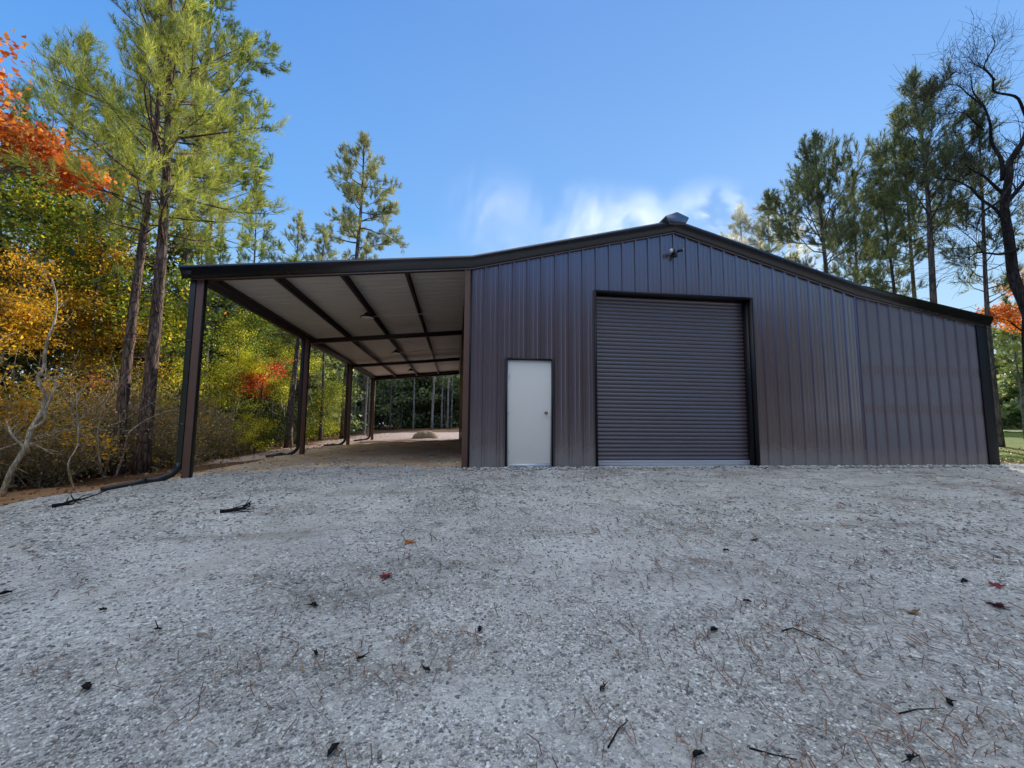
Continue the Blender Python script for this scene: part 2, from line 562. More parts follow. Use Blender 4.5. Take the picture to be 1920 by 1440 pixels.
def stones(n, dmin, dmax, smin, smax, mbx):
    r = np.sqrt(rs.uniform(dmin**2, dmax**2, n))
    a = rs.uniform(-1.02, 1.02, n) + YAW
    x = CAM[0] + r*np.sin(a)
    y = CAM[1] + r*np.cos(a)
    clump = np.sin(x*1.3+np.sin(y*.9)*2)*np.sin(y*1.1+1+np.sin(x*.7)) + .6*np.sin(x*4.1+y)*np.sin(y*3.7)
    ok = (y < gravel_edge(x)+rs.normal(0, .15, n)) & (x > -12) & (x < 21) & (y < 1.2) & (rs.uniform(-1.2, 1.2, n) < clump+.35)
    ok &= rs.uniform(0, 1, n) > dust_mask(x, y)*.8
    ok &= ~((y > -.03) & (x > -.15) & (x < 12.8))
    x, y = x[ok], y[ok]
    m = len(x)
    s = smin + (smax-smin)*rs.uniform(0, 1, m)**2.6
    sc = np.stack([s*rs.uniform(.8, 1.35, m), s*rs.uniform(.7, 1.0, m), s*rs.uniform(.35, .7, m)], -1)
    th = rs.uniform(0, 2*PI, m)
    v = ICO_V[None]*(1+rs.normal(0, .17, (m, 12, 1)))
    v = v*sc[:, None, :]
    tilt = rs.normal(0, .25, m)
    v[..., 2] += v[..., 0]*np.tan(tilt)[:, None]*.6
    c, s_ = np.cos(th)[:, None], np.sin(th)[:, None]
    vx = v[..., 0]*c - v[..., 1]*s_
    vy = v[..., 0]*s_ + v[..., 1]*c
    z = gz(x, y)
    V = np.stack([vx+x[:, None], vy+y[:, None], v[..., 2]+(z+sc[:, 2]*.25)[:, None]], -1)
    mbx.addn(V.reshape(-1, 3), (ICO_F[None]+np.arange(m)[:, None, None]*12).reshape(-1, 3))


t = NT('gravel_stone')
geo = t.n('ShaderNodeNewGeometry')
sc_ = t.ramp(geo.outputs['Random Per Island'], [(0, (.07, .07, .075)), (.16, (.22, .21, .20)), (.45, (.40, .38, .35)), (.68, (.52, .48, .42)), (.86, (.68, .65, .60)), (1, (.88, .85, .80))])
sc_ = t.mix(t.math('MULTIPLY', t.noise(t.pos(), 70, 4), .45), sc_, (.30, .28, .25))
sc_ = t.mix(1.0, sc_, (1.10, 1.115, 1.10), 'MULTIPLY')
m_stone = t.done(t.bsdf(sc_, .8, 0, .3))
mb = MB()
stones(76000, 1.6, 3.4, .0022, .0115, mb)
stones(60000, 3.4, 6.0, .0035, .0155, mb)
stones(46000, 6.0, 10, .007, .025, mb)
stones(26000, 10, 22, .012, .035, mb)
# stones heaped against the foot of the front wall
n = 2600
x = rs.uniform(-.1, 12.75, n)
y = -.02-np.abs(rs.normal(0, .10, n))
keep = ~((x > ROLL_X[0]) & (x < ROLL_X[1]) & (rs.uniform(0, 1, n) < .75))
x, y = x[keep], y[keep]
m = len(x)
s_ = rs.uniform(.008, .030, m)
V = ICO_V[None]*(1+rs.normal(0, .16, (m, 12, 1)))*np.stack([s_*1.2, s_, s_*.7], -1)[:, None, :]
V = V+np.stack([x, y, gz(x, y)+.012+rs.uniform(0, .03, m)*np.exp(y/.08)], -1)[:, None, :]
mb.addn(V.reshape(-1, 3), (ICO_F[None]+np.arange(m)[:, None, None]*12).reshape(-1, 3))
n = 1500
x = rs.uniform(-5.6, -.1, n)
y = .1+np.abs(rs.normal(0, 4.5, n))
keep = (y < 15) & (rs.uniform(0, 1, n) < .9*np.exp(-y/3.0)+.15*(np.sin(x*2.1+y)*np.sin(y*1.7) > .2))
x, y = x[keep], y[keep]
m = len(x)
s_ = rs.uniform(.008, .030, m)
V = ICO_V[None]*(1+rs.normal(0, .16, (m, 12, 1)))*np.stack([s_*1.2, s_, s_*.6], -1)[:, None, :]
V = V+np.stack([x, y, gz(x, y)+.004], -1)[:, None, :]
mb.addn(V.reshape(-1, 3), (ICO_F[None]+np.arange(m)[:, None, None]*12).reshape(-1, 3))
gs = mb.build('gravel', m_stone)
tag(gs, 'loose grey and white gravel stones scattered over the pad', 'gravel', kind='stuff')

# fallen pine needles over the gravel (uncountable)
m_needle = foliage('fallen_needle', [(0, (.11, .045, .025)), (.6, (.20, .095, .05)), (1, (.30, .18, .10))], .05)
rs2 = np.random.default_rng(5)
mb = MB()
for (n, d0, d1, L0, L1, w) in ((6000, 1.7, 4.5, .06, .17, .0021), (9500, 4.5, 13, .08, .22, .0036)):
    r = np.sqrt(rs2.uniform(d0**2, d1**2, n))
    a = rs2.uniform(-.95, .95, n)+YAW
    x = CAM[0]+r*np.sin(a)
    y = CAM[1]+r*np.cos(a)
    dens = (sstep(x, -7, 3)*.6+.15+.8*np.sin(x*1.1+y*2.6)*np.sin(y*3.1-x*.9+1)+.5*np.sin(x*3.7)*np.sin(y*5.3+x))
    ok = (rs2.uniform(0, 1.3, n) < dens) & (y < gravel_edge(x)) & ~((y > -.06) & (x > -.2) & (x < 12.8)) & (x < 20)
    x, y = x[ok], y[ok]
    m = len(x)
    L = rs2.uniform(L0, L1, m)
    th = rs2.normal(.0, .75, m) + np.where(rs2.uniform(0, 1, m) < .25, 1.3, 0) - .35*sstep(x, 0, 8)
    dx, dy = np.cos(th), np.sin(th)
    bend = rs2.normal(0, .12, m)
    P = []
    for u in (-.5, 0, .5):
        off = bend*(1-4*u*u)*L
        px_ = x+dx*u*L-dy*off
        py_ = y+dy*u*L+dx*off
        pz_ = gz(px_, py_)+.016+.012*abs(rs2.normal(0, 1, m))*(u+.5)
        P.append((px_, py_, pz_))
    vs = []
    for (px_, py_, pz_) in P:
        vs.append(np.stack([px_-dy*w, py_+dx*w, pz_], -1))
        vs.append(np.stack([px_+dy*w, py_-dx*w, pz_+w], -1))
    V = np.stack(vs, 1)
    q = np.array([(0, 1, 3, 2), (2, 3, 5, 4)])
    mb.addn(V.reshape(-1, 3), (q[None]+np.arange(m)[:, None, None]*6).reshape(-1, 4))
nl = mb.build('pine_needle_litter', m_needle)
tag(nl, 'reddish brown fallen pine needles strewn over the grey gravel', 'needle litter', kind='stuff')

# ------------------------------------------------------------------ building
bld = empty('metal_building', (4.57, 0, 0))
tag(bld, 'dark bronze metal workshop with roll-up door and open lean-to carport on its left', 'building')


def B(mb_, name, mat, parent=None, smooth=False, bevel=0.0):
    """part of the building, modelled in world coordinates"""
    o = mb_.build(name, mat, None, smooth, bevel)
    o.parent = parent if parent is not None else bld
    if parent is None: o.matrix_parent_inverse = Matrix.Translation(-Vector(bld.location))
    return o


DEPTH = 18.35
RX = [-5.46, 0.0, 4.572, 9.144, 12.72]
RZ = [3.895, 4.425, 5.535, 4.265, 3.655]     # top of the rake trim along the front


def roof(x): return np.interp(x, RX, RZ)


PITCH_R = .3048


def rib_profile(x0, x1, cuts=(), h=.030):
    """(x, outward) profile of ribbed panel between x0 and x1"""
    pts = {round(x0, 4): 0.0, round(x1, 4): 0.0}
    k0 = int(math.floor(x0/PITCH_R))-1
    for k in range(k0, int(x1/PITCH_R)+2):
        c = k*PITCH_R
        for dx, hh in ((-.034, 0), (-.016, h), (.016, h), (.034, 0)):
            if x0 < c+dx < x1: pts[round(c+dx, 4)] = hh
        for m in (.105, .20):
            for dx, hh in ((-.020, 0), (-.010, .004), (.010, .004), (.020, 0)):
                if x0 < c+m+dx < x1: pts[round(c+m+dx, 4)] = hh
    xs = sorted(pts)
    prof = [(x, pts[x]) for x in xs]
    xa = np.array(xs)
    ha = np.array([p[1] for p in prof])
    for c in cuts:
        if x0 < c < x1: pts[round(c, 4)] = float(np.interp(c, xa, ha))
    xs = sorted(pts)
    return [(x, pts[x]) for x in xs]


DOOR = (.790, 1.735, 2.235)     # x0 x1 top of the walk door opening
ROLL = (2.716, 6.400, 3.797)


def front_panel(x0, x1, name, mat):
    mb_ = MB()
    pr = rib_profile(x0, x1, (DOOR[0], DOOR[1], ROLL[0], ROLL[1], 4.572))
    for (a, ha), (b, hb) in zip(pr[:-1], pr[1:]):
        m = (a+b)/2
        zb = -.25
        if DOOR[0] <= m <= DOOR[1]: zb = DOOR[2]
        if ROLL[0] <= m <= ROLL[1]: zb = ROLL[2]
        za, zc = roof(a)-.16, roof(b)-.16
        mb_.add([(a, -ha, zb), (b, -hb, zb), (b, -hb, zc), (a, -ha, za)], [(0, 1, 2, 3)])
    return B(mb_, name, mat)


front_panel(0.0, 9.144, 'front_wall', m_siding)
front_panel(9.144, 12.62, 'lean_to_wall', m_dew)
# left wall of the enclosed part, seen under the carport
mb = MB()
pr = rib_profile(.0, DEPTH)
for (a, ha), (b, hb) in zip(pr[:-1], pr[1:]):
    mb.add([(-ha, a, -.3), (-hb, b, -.3), (-hb, b, 4.23), (-ha, a, 4.23)], [(0, 3, 2, 1)])
B(mb, 'side_wall', m_siding)
mb = MB()
for (a, ha), (b, hb) in zip(pr[:-1], pr[1:]):
    mb.add([(12.62+ha, a, -.4), (12.62+hb, b, -.4), (12.62+hb, b, 3.5), (12.62+ha, a, 3.5)], [(0, 1, 2, 3)])
B(mb, 'side_wall', m_siding)
mb = MB()
pr = rib_profile(0, 12.62, (4.572, 9.144))
for (a, ha), (b, hb) in zip(pr[:-1], pr[1:]):
    mb.add([(a, DEPTH+ha, -.3), (b, DEPTH+hb, -.3), (b, DEPTH+hb, roof(b)-.16), (a, DEPTH+ha, roof(a)-.16)], [(0, 3, 2, 1)])
B(mb, 'back_wall', m_siding)

# roof sheets
def roof_sheet(name, xs, off_bot, off_top, mat, ribs=True):
    mb_ = MB()
    y0, y1 = -.02, DEPTH+.08
    pr_ = rib_profile(y0, y1, h=.030) if ribs else [(y0, 0), (y1, 0)]
    for xa, xb in zip(xs[:-1], xs[1:]):
        for (a, ha), (b, hb) in zip(pr_[:-1], pr_[1:]):
            za, zb = roof(xa), roof(xb)
            mb_.add([(xa, a, za+off_top+ha), (xb, a, zb+off_top+ha), (xb, b, zb+off_top+hb), (xa, b, za+off_top+hb)], [(0, 1, 2, 3)])
    return B(mb_, name, mat)


roof_sheet('roof_panel', [-5.46, 0, 4.572], 0, -.06, m_roof)
roof_sheet('roof_panel', [4.572, 9.144, 12.72], 0, -.06, m_roof)
# pale underside of the carport roof, with its own corrugation
mb = MB()
y0, y1 = .0, DEPTH
pr = rib_profile(y0, y1, h=.022)
for (a, ha), (b, hb) in zip(pr[:-1], pr[1:]):
    mb.add([(-5.40, a, roof(-5.40)-.085+ha), (-.002, a, roof(0)-.085+ha), (-.002, b, roof(0)-.085+hb), (-5.40, b, roof(-5.40)-.085+hb)], [(0, 3, 2, 1)])
B(mb, 'carport_ceiling', m_ceiling)


def rake(y_sign=1, y_base=0.0, name='rake_trim'):
    """sculptured rake trim along the roof line: upper nose, sloping face, small lip"""
    sec = [(-.02, -.015), (-.155, -.035), (-.165, -.085), (-.085, -.235), (-.070, -.262), (-.045, -.262), (-.02, -.235)]
    mb_ = MB()
    xs = [-5.54, 0.0, 4.572, 9.144, 12.78]
    zs = [3.888, 4.425, 5.535, 4.265, 3.648]
    secs = [[(x, y_base+y_sign*dy, z+dz) for (dy, dz) in sec] for x, z in zip(xs, zs)]
    mb_.loft(secs)
    return B(mb_, name, m_trim)


rake()
rake(-1, DEPTH)
# fine bright joint strip under the rake
mb = MB()
secs = [[(x, y, roof(x)+z) for (y, z) in ((-.040, -.262), (-.052, -.262), (-.052, -.292), (-.040, -.292))] for x in (-5.40, 0.0, 4.572, 9.144, 12.66)]
mb.loft(secs)
B(mb, 'rake_lip', m_siding)
# ridge cap with its closed end
mb = MB()
pent = [(-.185, -.165), (.185, -.165), (.275, -.015), (.275, .015), (0, .125), (-.275, .015), (-.275, -.015)]
mb.loft([[(4.572+a, y, 5.535+b) for a, b in pent] for y in (-.215, DEPTH+.2)])
B(mb, 'ridge_cap', paint('ridge_cap_paint', (.030, .030, .036), .22, 0, .5, .1, .3, 2, 0, 2.4), None, False, .008)

# corner trims and the black joints beside them
mb = MB()
mb.box((-.125, -.030, -.3), (-.008, -.0, 4.17))
mb.box((-.125, 0.0, -.3), (-.10, .16, 4.15))
B(mb, 'corner_trim', m_steel, bevel=.004)
mb = MB()
mb.box((-.008, -.034, -.3), (.030, -.002, 4.18))
B(mb, 'corner_joint', m_black)
mb = MB()
mb.box((12.45, -.036, -.4), (12.74, -.002, 3.47))
mb.box((12.652, -.002, -.4), (12.74, .12, 3.44))
B(mb, 'corner_trim', m_black, bevel=.004)
mb = MB()
mb.box((12.655, .12, 3.38), (12.83, DEPTH, 3.55))
B(mb, 'gutter', m_trim)

# walk door
x0, x1, zt = DOOR
mb = MB()
mb.box((x0-.035, -.042, -.2), (x0+.004, .10, zt+.035))
mb.box((x1-.004, -.042, -.2), (x1+.035, .10, zt+.035))
mb.box((x0+.004, -.042, zt-.004), (x1-.004, .10, zt+.035))
dtr = B(mb, 'door_trim', m_black)
mb = MB()
mb.box((x0+.004, -.012, .0), (x0+.030, .10, zt-.004))
mb.box((x1-.030, -.012, .0), (x1-.004, .10, zt-.004))
mb.box((x0+.030, -.012, zt-.030), (x1-.030, .10, zt-.004))
B(mb, 'door_frame', m_frame)
mb = MB()
mb.box((x0+.033, .006, .082), (x1-.033, .05, zt-.033))
leaf = B(mb, 'door', m_door, bevel=.003)
leaf['label'] = 'flat white walk door'
mb = MB()
mb.box((x0+.030, -.03, .005), (x1-.030, .09, .078))
B(mb, 'door_sill', m_alu, leaf)
mb = MB()
kx, kz = x1-.115, 1.13
prof = [(.0, .034), (.010, .034), (.014, .014), (.040, .013), (.048, .024), (.062, .030), (.074, .024), (.079, .008)]
mb.loft([[(kx+r*math.cos(q*PI/8), .006-d, kz+r*math.sin(q*PI/8)) for q in range(16)] for d, r in prof])
B(mb, 'knob', m_brass, leaf, True)
for z in (.35, 1.12, 1.9):
    mb = MB()
    mb.tube([(x0+.033, -.008, z-.05), (x0+.033, -.008, z+.05)], .008, 8)
    B(mb, 'hinge', m_alu, leaf)

# roll-up door: reveal, curtain of slats, bottom bar
x0, x1, zt = ROLL
mb = MB()
mb.box((x0-.03, -.045, -.2), (x0+.012, .26, zt+.03))
mb.box((x1-.012, -.045, -.2), (x1+.045, .26, zt+.03))
mb.box((x0+.012, -.045, zt-.02), (x1-.012, .26, zt+.03))
B(mb, 'roll_door_trim', m_black)
mb = MB()
mb.box((x1-.075, .02, -.2), (x1-.012, .26, zt-.02))
B(mb, 'guide_track', m_black)
mb = MB()
mb.box((x0+.012, .10, -.2), (x0+.030, .26, zt-.02))
B(mb, 'guide_track', m_black)
mb = MB()
yb = .185
nrow = 42
zz0, zz1 = .125, zt-.02
hrow = (zz1-zz0)/nrow
prof = []
for k in range(nrow):
    z = zz0+k*hrow
    prof += [(yb+.034, z), (yb+.010, z+hrow*.12), (yb-.004, z+hrow*.32), (yb-.009, z+hrow*.55), (yb-.004, z+hrow*.78), (yb+.012, z+hrow*.95)]
prof.append((yb+.034, zz1))
pa = np.array(prof)
n = len(pa)
V = np.concatenate([np.stack([np.full(n, x0+.02), pa[:, 0], pa[:, 1]], -1), np.stack([np.full(n, x1-.05), pa[:, 0], pa[:, 1]], -1)])
i = np.arange(n-1)
mb.addn(V, np.stack([i, n+i, n+i+1, i+1], -1))
cur = B(mb, 'roll_door', m_curtain, None, False)
cur['label'] = 'closed roll-up door of narrow bronze slats'
mb = MB()
mb.box((x0+.02, yb-.04, .022), (x1-.075, yb+.03, .085))
mb.box((x0+.02, yb-.05, .088), (x1-.075, yb+.02, .122))
B(mb, 'bottom_bar', m_alu, cur, False, .004)
mb = MB()
mb.box((x0+.012, -.05, -.2), (x1-.012, .40, .016))
B(mb, 'door_sill', m_conc)

# carport frame: posts, rafters, purlins, eave gutter, downspouts
POST_Y = [.02, 6.15, 12.25, 18.20]


def post_section(w, dpt):
    """open channel seen from outside as two flanges and a web groove"""
    return [(0, 0), (w*.36, 0), (w*.40, .018), (w*.46, .018), (w*.50, 0), (w, 0), (w, dpt), (0, dpt)]


for y in POST_Y:
    mb = MB()
    px0 = -5.325
    zb = float(gz(-5.25, y))-.25
    zt = roof(-5.25)-.20
    mb.prism([(px0+a, y+b) for a, b in ((0, 0), (.135, 0), (.135, .11), (0, .11))], 'z', zb, zt)
    B(mb, 'post', m_steel, None, False, .006)
    mb = MB()
    mb.box((px0+.136, y+.010, zb), (px0+.146, y+.105, zt-.02))
    B(mb, 'post_flange', m_black)
    # downspout on the outer face, elbow and pipe lying on the ground
    xd0, xd1 = px0-.112, px0-.010
    ge = float(gz(-5.42, y))
    mb = MB()
    mb.box((xd0, y-.01, ge+.26), (xd1, y+.075, zt+.02))
    sp = B(mb, 'downspout', m_spout, None, False, .008)
    for z in (ge+1.0, ge+2.6):
        mb = MB()
        mb.box((xd0-.004, y-.014, z), (xd1+.004, y+.079, z+.03))
        B(mb, 'strap', m_spout, sp)
    L = 1.05 if y < 1 else .9
    dirx, diry = (-.86, -.50) if y < 1 else ((-.93, -.36) if y < 10 else (-.97, -.25))
    xc = (xd0+xd1)/2
    p0 = np.array([xc, y+.03, ge+.30])
    pts = [p0, p0+np.array([-.01, -.005, -.10]), p0+np.array([dirx*.10, diry*.10, -.21]), p0+np.array([dirx*.30, diry*.30, -.30])]
    e = p0+np.array([dirx*.52, diry*.52, 0])
    pts.append(np.array([e[0], e[1], float(gz(e[0], e[1]))+.055]))
    mb = MB()
    mb.tube(pts, [.056, .058, .060, .062, .064], 10)
    B(mb, 'elbow', m_pipe, sp, True)
    mb = MB()
    pp = []
    for u in np.linspace(.45, L, 9):
        q = p0+np.array([dirx*u, diry*u, 0])
        pp.append((q[0], q[1], float(gz(q[0], q[1]))+.042-.014*(u > .6)))
    mb.tube(pp, [.070, .070, .064, .060, .057, .054, .052, .050, .046], 10)
    B(mb, 'drain_pipe', m_pipe, sp, True)

for y in POST_Y:
    mb = MB()
    yy = y+.02
    if y < 1:
        secs = [[(x, yy+a, roof(x)+b) for a, b in ((0, -.10), (.08, -.10), (.08, -.27), (0, -.27))] for x in (-5.17, -.13)]
    else:
        secs = [[(x, yy+a, roof(x)+b) for a, b in ((-.05, -.22), (.10, -.22), (.10, -.36), (-.05, -.36))] for x in (-5.17, -.002)]
    mb.loft(secs)
    B(mb, 'rafter', m_steel_dark)
for x in (-3.95, -2.66, -1.36):
    mb = MB()
    z = roof(x)
    mb.prism([(x-.030, z-.10), (x+.030, z-.095), (x+.030, z-.105), (x-.018, z-.112), (x-.018, z-.245), (x+.030, z-.243), (x+.030, z-.262), (x-.030, z-.267)], 'y', .10, DEPTH-.1)
    B(mb, 'purlin', m_steel_dark)
mb = MB()
z = roof(-5.3)
mb.prism([(-5.34, z-.09), (-5.16, z-.075), (-5.16, z-.255), (-5.185, z-.255), (-5.185, z-.12), (-5.31, z-.12), (-5.31, z-.255), (-5.34, z-.255)], 'y', .10, DEPTH)
B(mb, 'eave_beam', m_steel_dark)
mb = MB()
z = roof(-.1)
mb.box((-.10, .16, z-.36), (-.036, DEPTH, z-.10))
B(mb, 'wall_ledger', m_steel_dark)
mb = MB()
z = roof(-5.46)
mb.prism([(-5.60, z-.02), (-5.345, z-.01), (-5.345, z-.20), (-5.50, z-.20), (-5.56, z-.12)], 'y', -.14, DEPTH+.1)
B(mb, 'gutter', m_trim, None, False, .006)
# slim conduits running from lamps to the wall
for y, xa in ((9.45, -2.62), (3.45, -2.62)):
    mb = MB()
    mb.tube([(xa, y, roof(xa)-.27), (-.04, y, roof(0)-.27)], .011, 6)
    B(mb, 'conduit', m_alu)

# three lamps hung from the middle purlin
LAMP_Y = [3.3, 9.25, 15.2]
LAMP_L = ['black dome lamp hanging under the carport in the bay nearest the front post',
          'black dome lamp hanging under the carport in the middle bay',
          'black dome lamp hanging under the carport in the farthest bay']
for y, lb in zip(LAMP_Y, LAMP_L):
    x = -2.76
    top = roof(x)-.10
    lp = empty('hanging_lamp', (x, y, top))
    tag(lp, lb, 'lamp', 'dome lamps under the carport')
    def LB(m_, nm, mat, sm=True):
        o = m_.build(nm, mat, None, sm)
        o.parent = lp
        o.matrix_parent_inverse = Matrix.Translation(-Vector(lp.location))
    ring = lambda prof_, zc: [[(x+r*math.cos(q*PI/12), y+r*math.sin(q*PI/12), zc+d) for q in range(24)] for d, r in prof_]
    mb = MB()
    mb.tube([(x, y, top), (x, y, top-.10)], .012, 8)
    mb.box((x-.02, y-.02, top-.05), (x+.10, y+.02, top-.03))
    LB(mb, 'hanger', m_lampblack, False)
    mb = MB()
    mb.loft(ring([(-.09, .045), (-.11, .075), (-.15, .085), (-.17, .12), (-.20, .175), (-.225, .195), (-.235, .195)], top))
    LB(mb, 'housing', m_lampblack)
    mb = MB()
    mb.loft(ring([(-.236, .165), (-.243, .16)], top))
    LB(mb, 'lens', m_lens)

# security light on the gable
sx, sz = 4.55, 4.76
sl = empty('security_light', (sx, -.035, sz))
tag(sl, 'small black twin-head security light fixed high on the gable under the ridge', 'security light')


def SB(m_, nm, mat, sm=False):
    o = m_.build(nm, mat, None, sm)
    o.parent = sl
    o.matrix_parent_inverse = Matrix.Translation(-Vector(sl.location))
    return o


mb = MB()
mb.loft([[(sx+.055*math.cos(q*PI/8), -d, sz-.03+.055*math.sin(q*PI/8)) for q in range(16)] for d in (.005, .055)])
SB(mb, 'base_plate', m_lampblack, True)


def lamp_head(c, d, L, r):
    c, d = np.array(c), np.array(d)/np.linalg.norm(d)
    m_ = MB()
    m_.tube([c, c+d*L*.25, c+d*L*.3, c+d*L], [r*.6, r*.75, r, r], 16)
    h = SB(m_, 'lamp_head', m_lampblack, False)
    m_ = MB()
    m_.tube([c+d*(L-.002), c+d*(L+.012)], [r*.86, r*.80], 16)
    o = SB(m_, 'lens', m_lens, False)
    o.parent = h
    return h


lamp_head((sx-.03, -.10, sz+.02), (-.75, -.62, -.15), .13, .055)
lamp_head((sx+.06, -.09, sz+.03), (.85, -.42, .22), .12, .036)
mb = MB()
mb.tube([(sx, -.05, sz-.03), (sx-.03, -.10, sz+.02)], .014, 8)
mb.tube([(sx, -.05, sz-.03), (sx+.06, -.09, sz+.03)], .014, 8)
SB(mb, 'arm', m_lampblack, True)
mb = MB()
mb.tube([(sx-.005, -.06, sz-.06), (sx-.005, -.13, sz-.10)], [.030, .036], 12)
SB(mb, 'sensor', m_lampblack)

# ------------------------------------------------------------------ plants: generators


def unit(v): return v/(np.linalg.norm(v, axis=-1, keepdims=True)+1e-9)


def perp(d, r):
    a = np.cross(d, r.normal(size=3))
    return a/(np.linalg.norm(a)+1e-9)


def wander(r, p, d, L, n, wob, up=0.0):
    """polyline that wanders from p along d"""
    pts = [np.array(p, float)]
    d = np.array(d, float)
    for k in range(n):
        d = d + r.normal(0, wob, 3) + np.array([0, 0, up])
        d /= np.linalg.norm(d)
        pts.append(pts[-1] + d*L/n)
    return np.array(pts)


def along(pts, u):
    s = u*(len(pts)-1)
    i = min(int(s), len(pts)-2)
    f = s-i
    return pts[i]*(1-f)+pts[i+1]*f, (pts[i+1]-pts[i])/(np.linalg.norm(pts[i+1]-pts[i])+1e-9)


def needles(r, P, D, L, per, nl, w, a0=.45, a1=1.05):
    """bottle-brush shoots: thin triangles round each shoot axis"""
    n = len(P)
    P, D = np.asarray(P), unit(np.asarray(D))
    L = np.broadcast_to(np.asarray(L, float), (n,))
    u = r.uniform(.05, 1, (n, per))
    a = unit(np.cross(D, r.normal(size=(n, 3))))
    b = np.cross(D, a)
    th = r.uniform(0, 2*PI, (n, per))
    an = r.uniform(a0, a1, (n, per))*(1-.35*u)
    base = P[:, None]+D[:, None]*(u*L[:, None])[..., None]
    rad = np.cos(th)[..., None]*a[:, None]+np.sin(th)[..., None]*b[:, None]
    dr = unit(D[:, None]*np.cos(an)[..., None]+rad*np.sin(an)[..., None])
    tip = base+dr*(nl*r.uniform(.7, 1.1, (n, per)))[..., None]
    sd_ = unit(np.cross(dr, r.normal(size=(n, per, 3))))*w
    V = np.stack([base-sd_, base+sd_, tip], 2).reshape(-1, 3)
    return V, np.arange(len(V)).reshape(-1, 3)


def leaf_faces(r, P, size, up=.6, aspect=.62):
    n = len(P)
    N = unit(r.normal(size=(n, 3))+np.array([0, 0, up]))
    a = unit(np.cross(N, r.normal(size=(n, 3))))
    b = np.cross(N, a)
    s = np.broadcast_to(size, (n,))*r.uniform(.7, 1.25, n)
    A, Bv = a*s[:, None]*.5, b*(s*aspect)[:, None]*.5
    bend = N*(s*.12)[:, None]
    V = np.stack([P-A, P-A*.15+Bv-bend, P+A, P-A*.15-Bv-bend], 1).reshape(-1, 3)
    return V, np.arange(len(V)).reshape(-1, 4)


def make_pine(seed, H, crown0, R, r0, lean=(0, 0), nb=46, shoots=1.0, per=26, nl=.20, w=.007, sl=.22, taper_top=.35, low_up=.05, dead=5, shape=.75, leader=True):
    """returns (wood mesh, needle mesh); trunk base at the origin"""
    r = np.random.default_rng(seed)
    wood, nd = MB(), MB()
    n = 16
    zz = np.linspace(0, 1, n)
    ph = r.uniform(0, 6)
    tp = np.stack([lean[0]*H*zz**1.2+.012*H*np.sin(zz*5+ph)*zz, lean[1]*H*zz**1.2+.012*H*np.cos(zz*4+ph)*zz, zz*H], -1)
    tp[0, 2] = -.35
    rad = r0*(1-zz*.93)**.8+.008
    rad[0] *= 1.35
    wood.tube(tp, rad, 10)
    P, D, SL = [], [], []

    def shoot(p, d, s=1.0):
        P.append(p)
        D.append(d)
        SL.append(sl*r.uniform(.75, 1.25)*s)
    for k in range(nb):
        t_ = (k+r.uniform(0, 1))/nb
        z = crown0+(1-crown0)*t_**.92*.985
        p, _ = along(tp, z)
        az = k*2.399+r.normal(0, .5)
        prof = (math.sin(PI*min(1, (t_*.85+.15)))**shape)*(1-.55*t_) if t_ < .999 else .1
        L = R*max(prof, .10)*r.uniform(.55, 1.25)
        el = low_up+(t_**1.4)*1.05+r.normal(0, .12)
        d = np.array([math.cos(az)*math.cos(el), math.sin(az)*math.cos(el), math.sin(el)])
        m = max(4, int(L*2.5))
        br = wander(r, p, d, L, m, .13, .05)
        rb = max(.010, r0*.30*(1-.6*t_))*(.5+.5*L/R)
        wood.tube(br, np.linspace(rb, .006, len(br)), 5, False)
        ns = int(max(2, L*3.4*shoots))
        for q in range(ns):
            u = .30+.70*(q+r.uniform(0, 1))/ns
            bp, bd = along(br, min(u, .999))
            side = unit(bd*.75+perp(bd, r)*.85+np.array([0, 0, .25]))
            l2 = L*(.34*(1.15-u)+.06)*r.uniform(.6, 1.3)
            tw = wander(r, bp, side, l2, 3, .16, .10)
            wood.tube(tw, [.006, .005, .004, .003], 3, False)
            k2 = max(2, int(l2*7*shoots))
            for q2 in range(k2):
                cp, c_d = along(tw, min(.999, .25+.75*(q2+.7)/k2))
                shoot(cp, unit(c_d+perp(c_d, r)*.7+np.array([0, 0, .35])))
            shoot(tw[-1], unit(tw[-1]-tw[-2]+np.array([0, 0, .25])), 1.1)
        shoot(br[-1], unit(br[-1]-br[-2]+np.array([0, 0, .3])), 1.2)
    for k in range(dead):
        p, _ = along(tp, crown0*r.uniform(.45, .98))
        az = r.uniform(0, 6.28)
        br = wander(r, p, (math.cos(az), math.sin(az), r.uniform(-.1, .35)), r.uniform(.4, 1.6), 5, .16, .02)
        wood.tube(br, np.linspace(.018, .004, 6), 4, False)
    if leader:
        for k in range(5):
            shoot(tp[-1], unit(np.array([r.normal(0, .3), r.normal(0, .3), 1])), 1.5)
    V, Fc = needles(r, np.array(P), np.array(D), np.array(SL), per, nl, w)
    nd.addn(V, Fc)
    return wood.mesh('pine_wood', True), nd.mesh('pine_needles')


def grow(r, wood, tips, p, d, L, rad, lev, maxlev, wob, nch, up, spread, k=6):
    pts = wander(r, p, d, L, 5 if lev < 2 else 4, wob, up)
    r1 = rad*.55 if lev < maxlev else .003
    wood.tube(pts, np.linspace(rad, r1, len(pts)), max(3, k-lev*2 if lev < 2 else 3), lev == 0)
    if lev == maxlev:
        tips.append((pts[-1], pts[-1]-pts[-2]))
        tips.append((along(pts, .6)[0], pts[-1]-pts[-2]))
        return
    c = max(1, int(round(nch*r.uniform(.75, 1.3))))
    for q in range(c):
        u = .99 if q == 0 else r.uniform(.3, .95)
        bp, bd = along(pts, u)
        nd = unit(bd+perp(bd, r)*spread*(1.0 if q else .45)*r.uniform(.6, 1.3))
        grow(r, wood, tips, bp, nd, L*r.uniform(.55, .85), max(.004, r1*(.95 if q == 0 else .65)), lev+1, maxlev, wob, nch, up, spread, k)


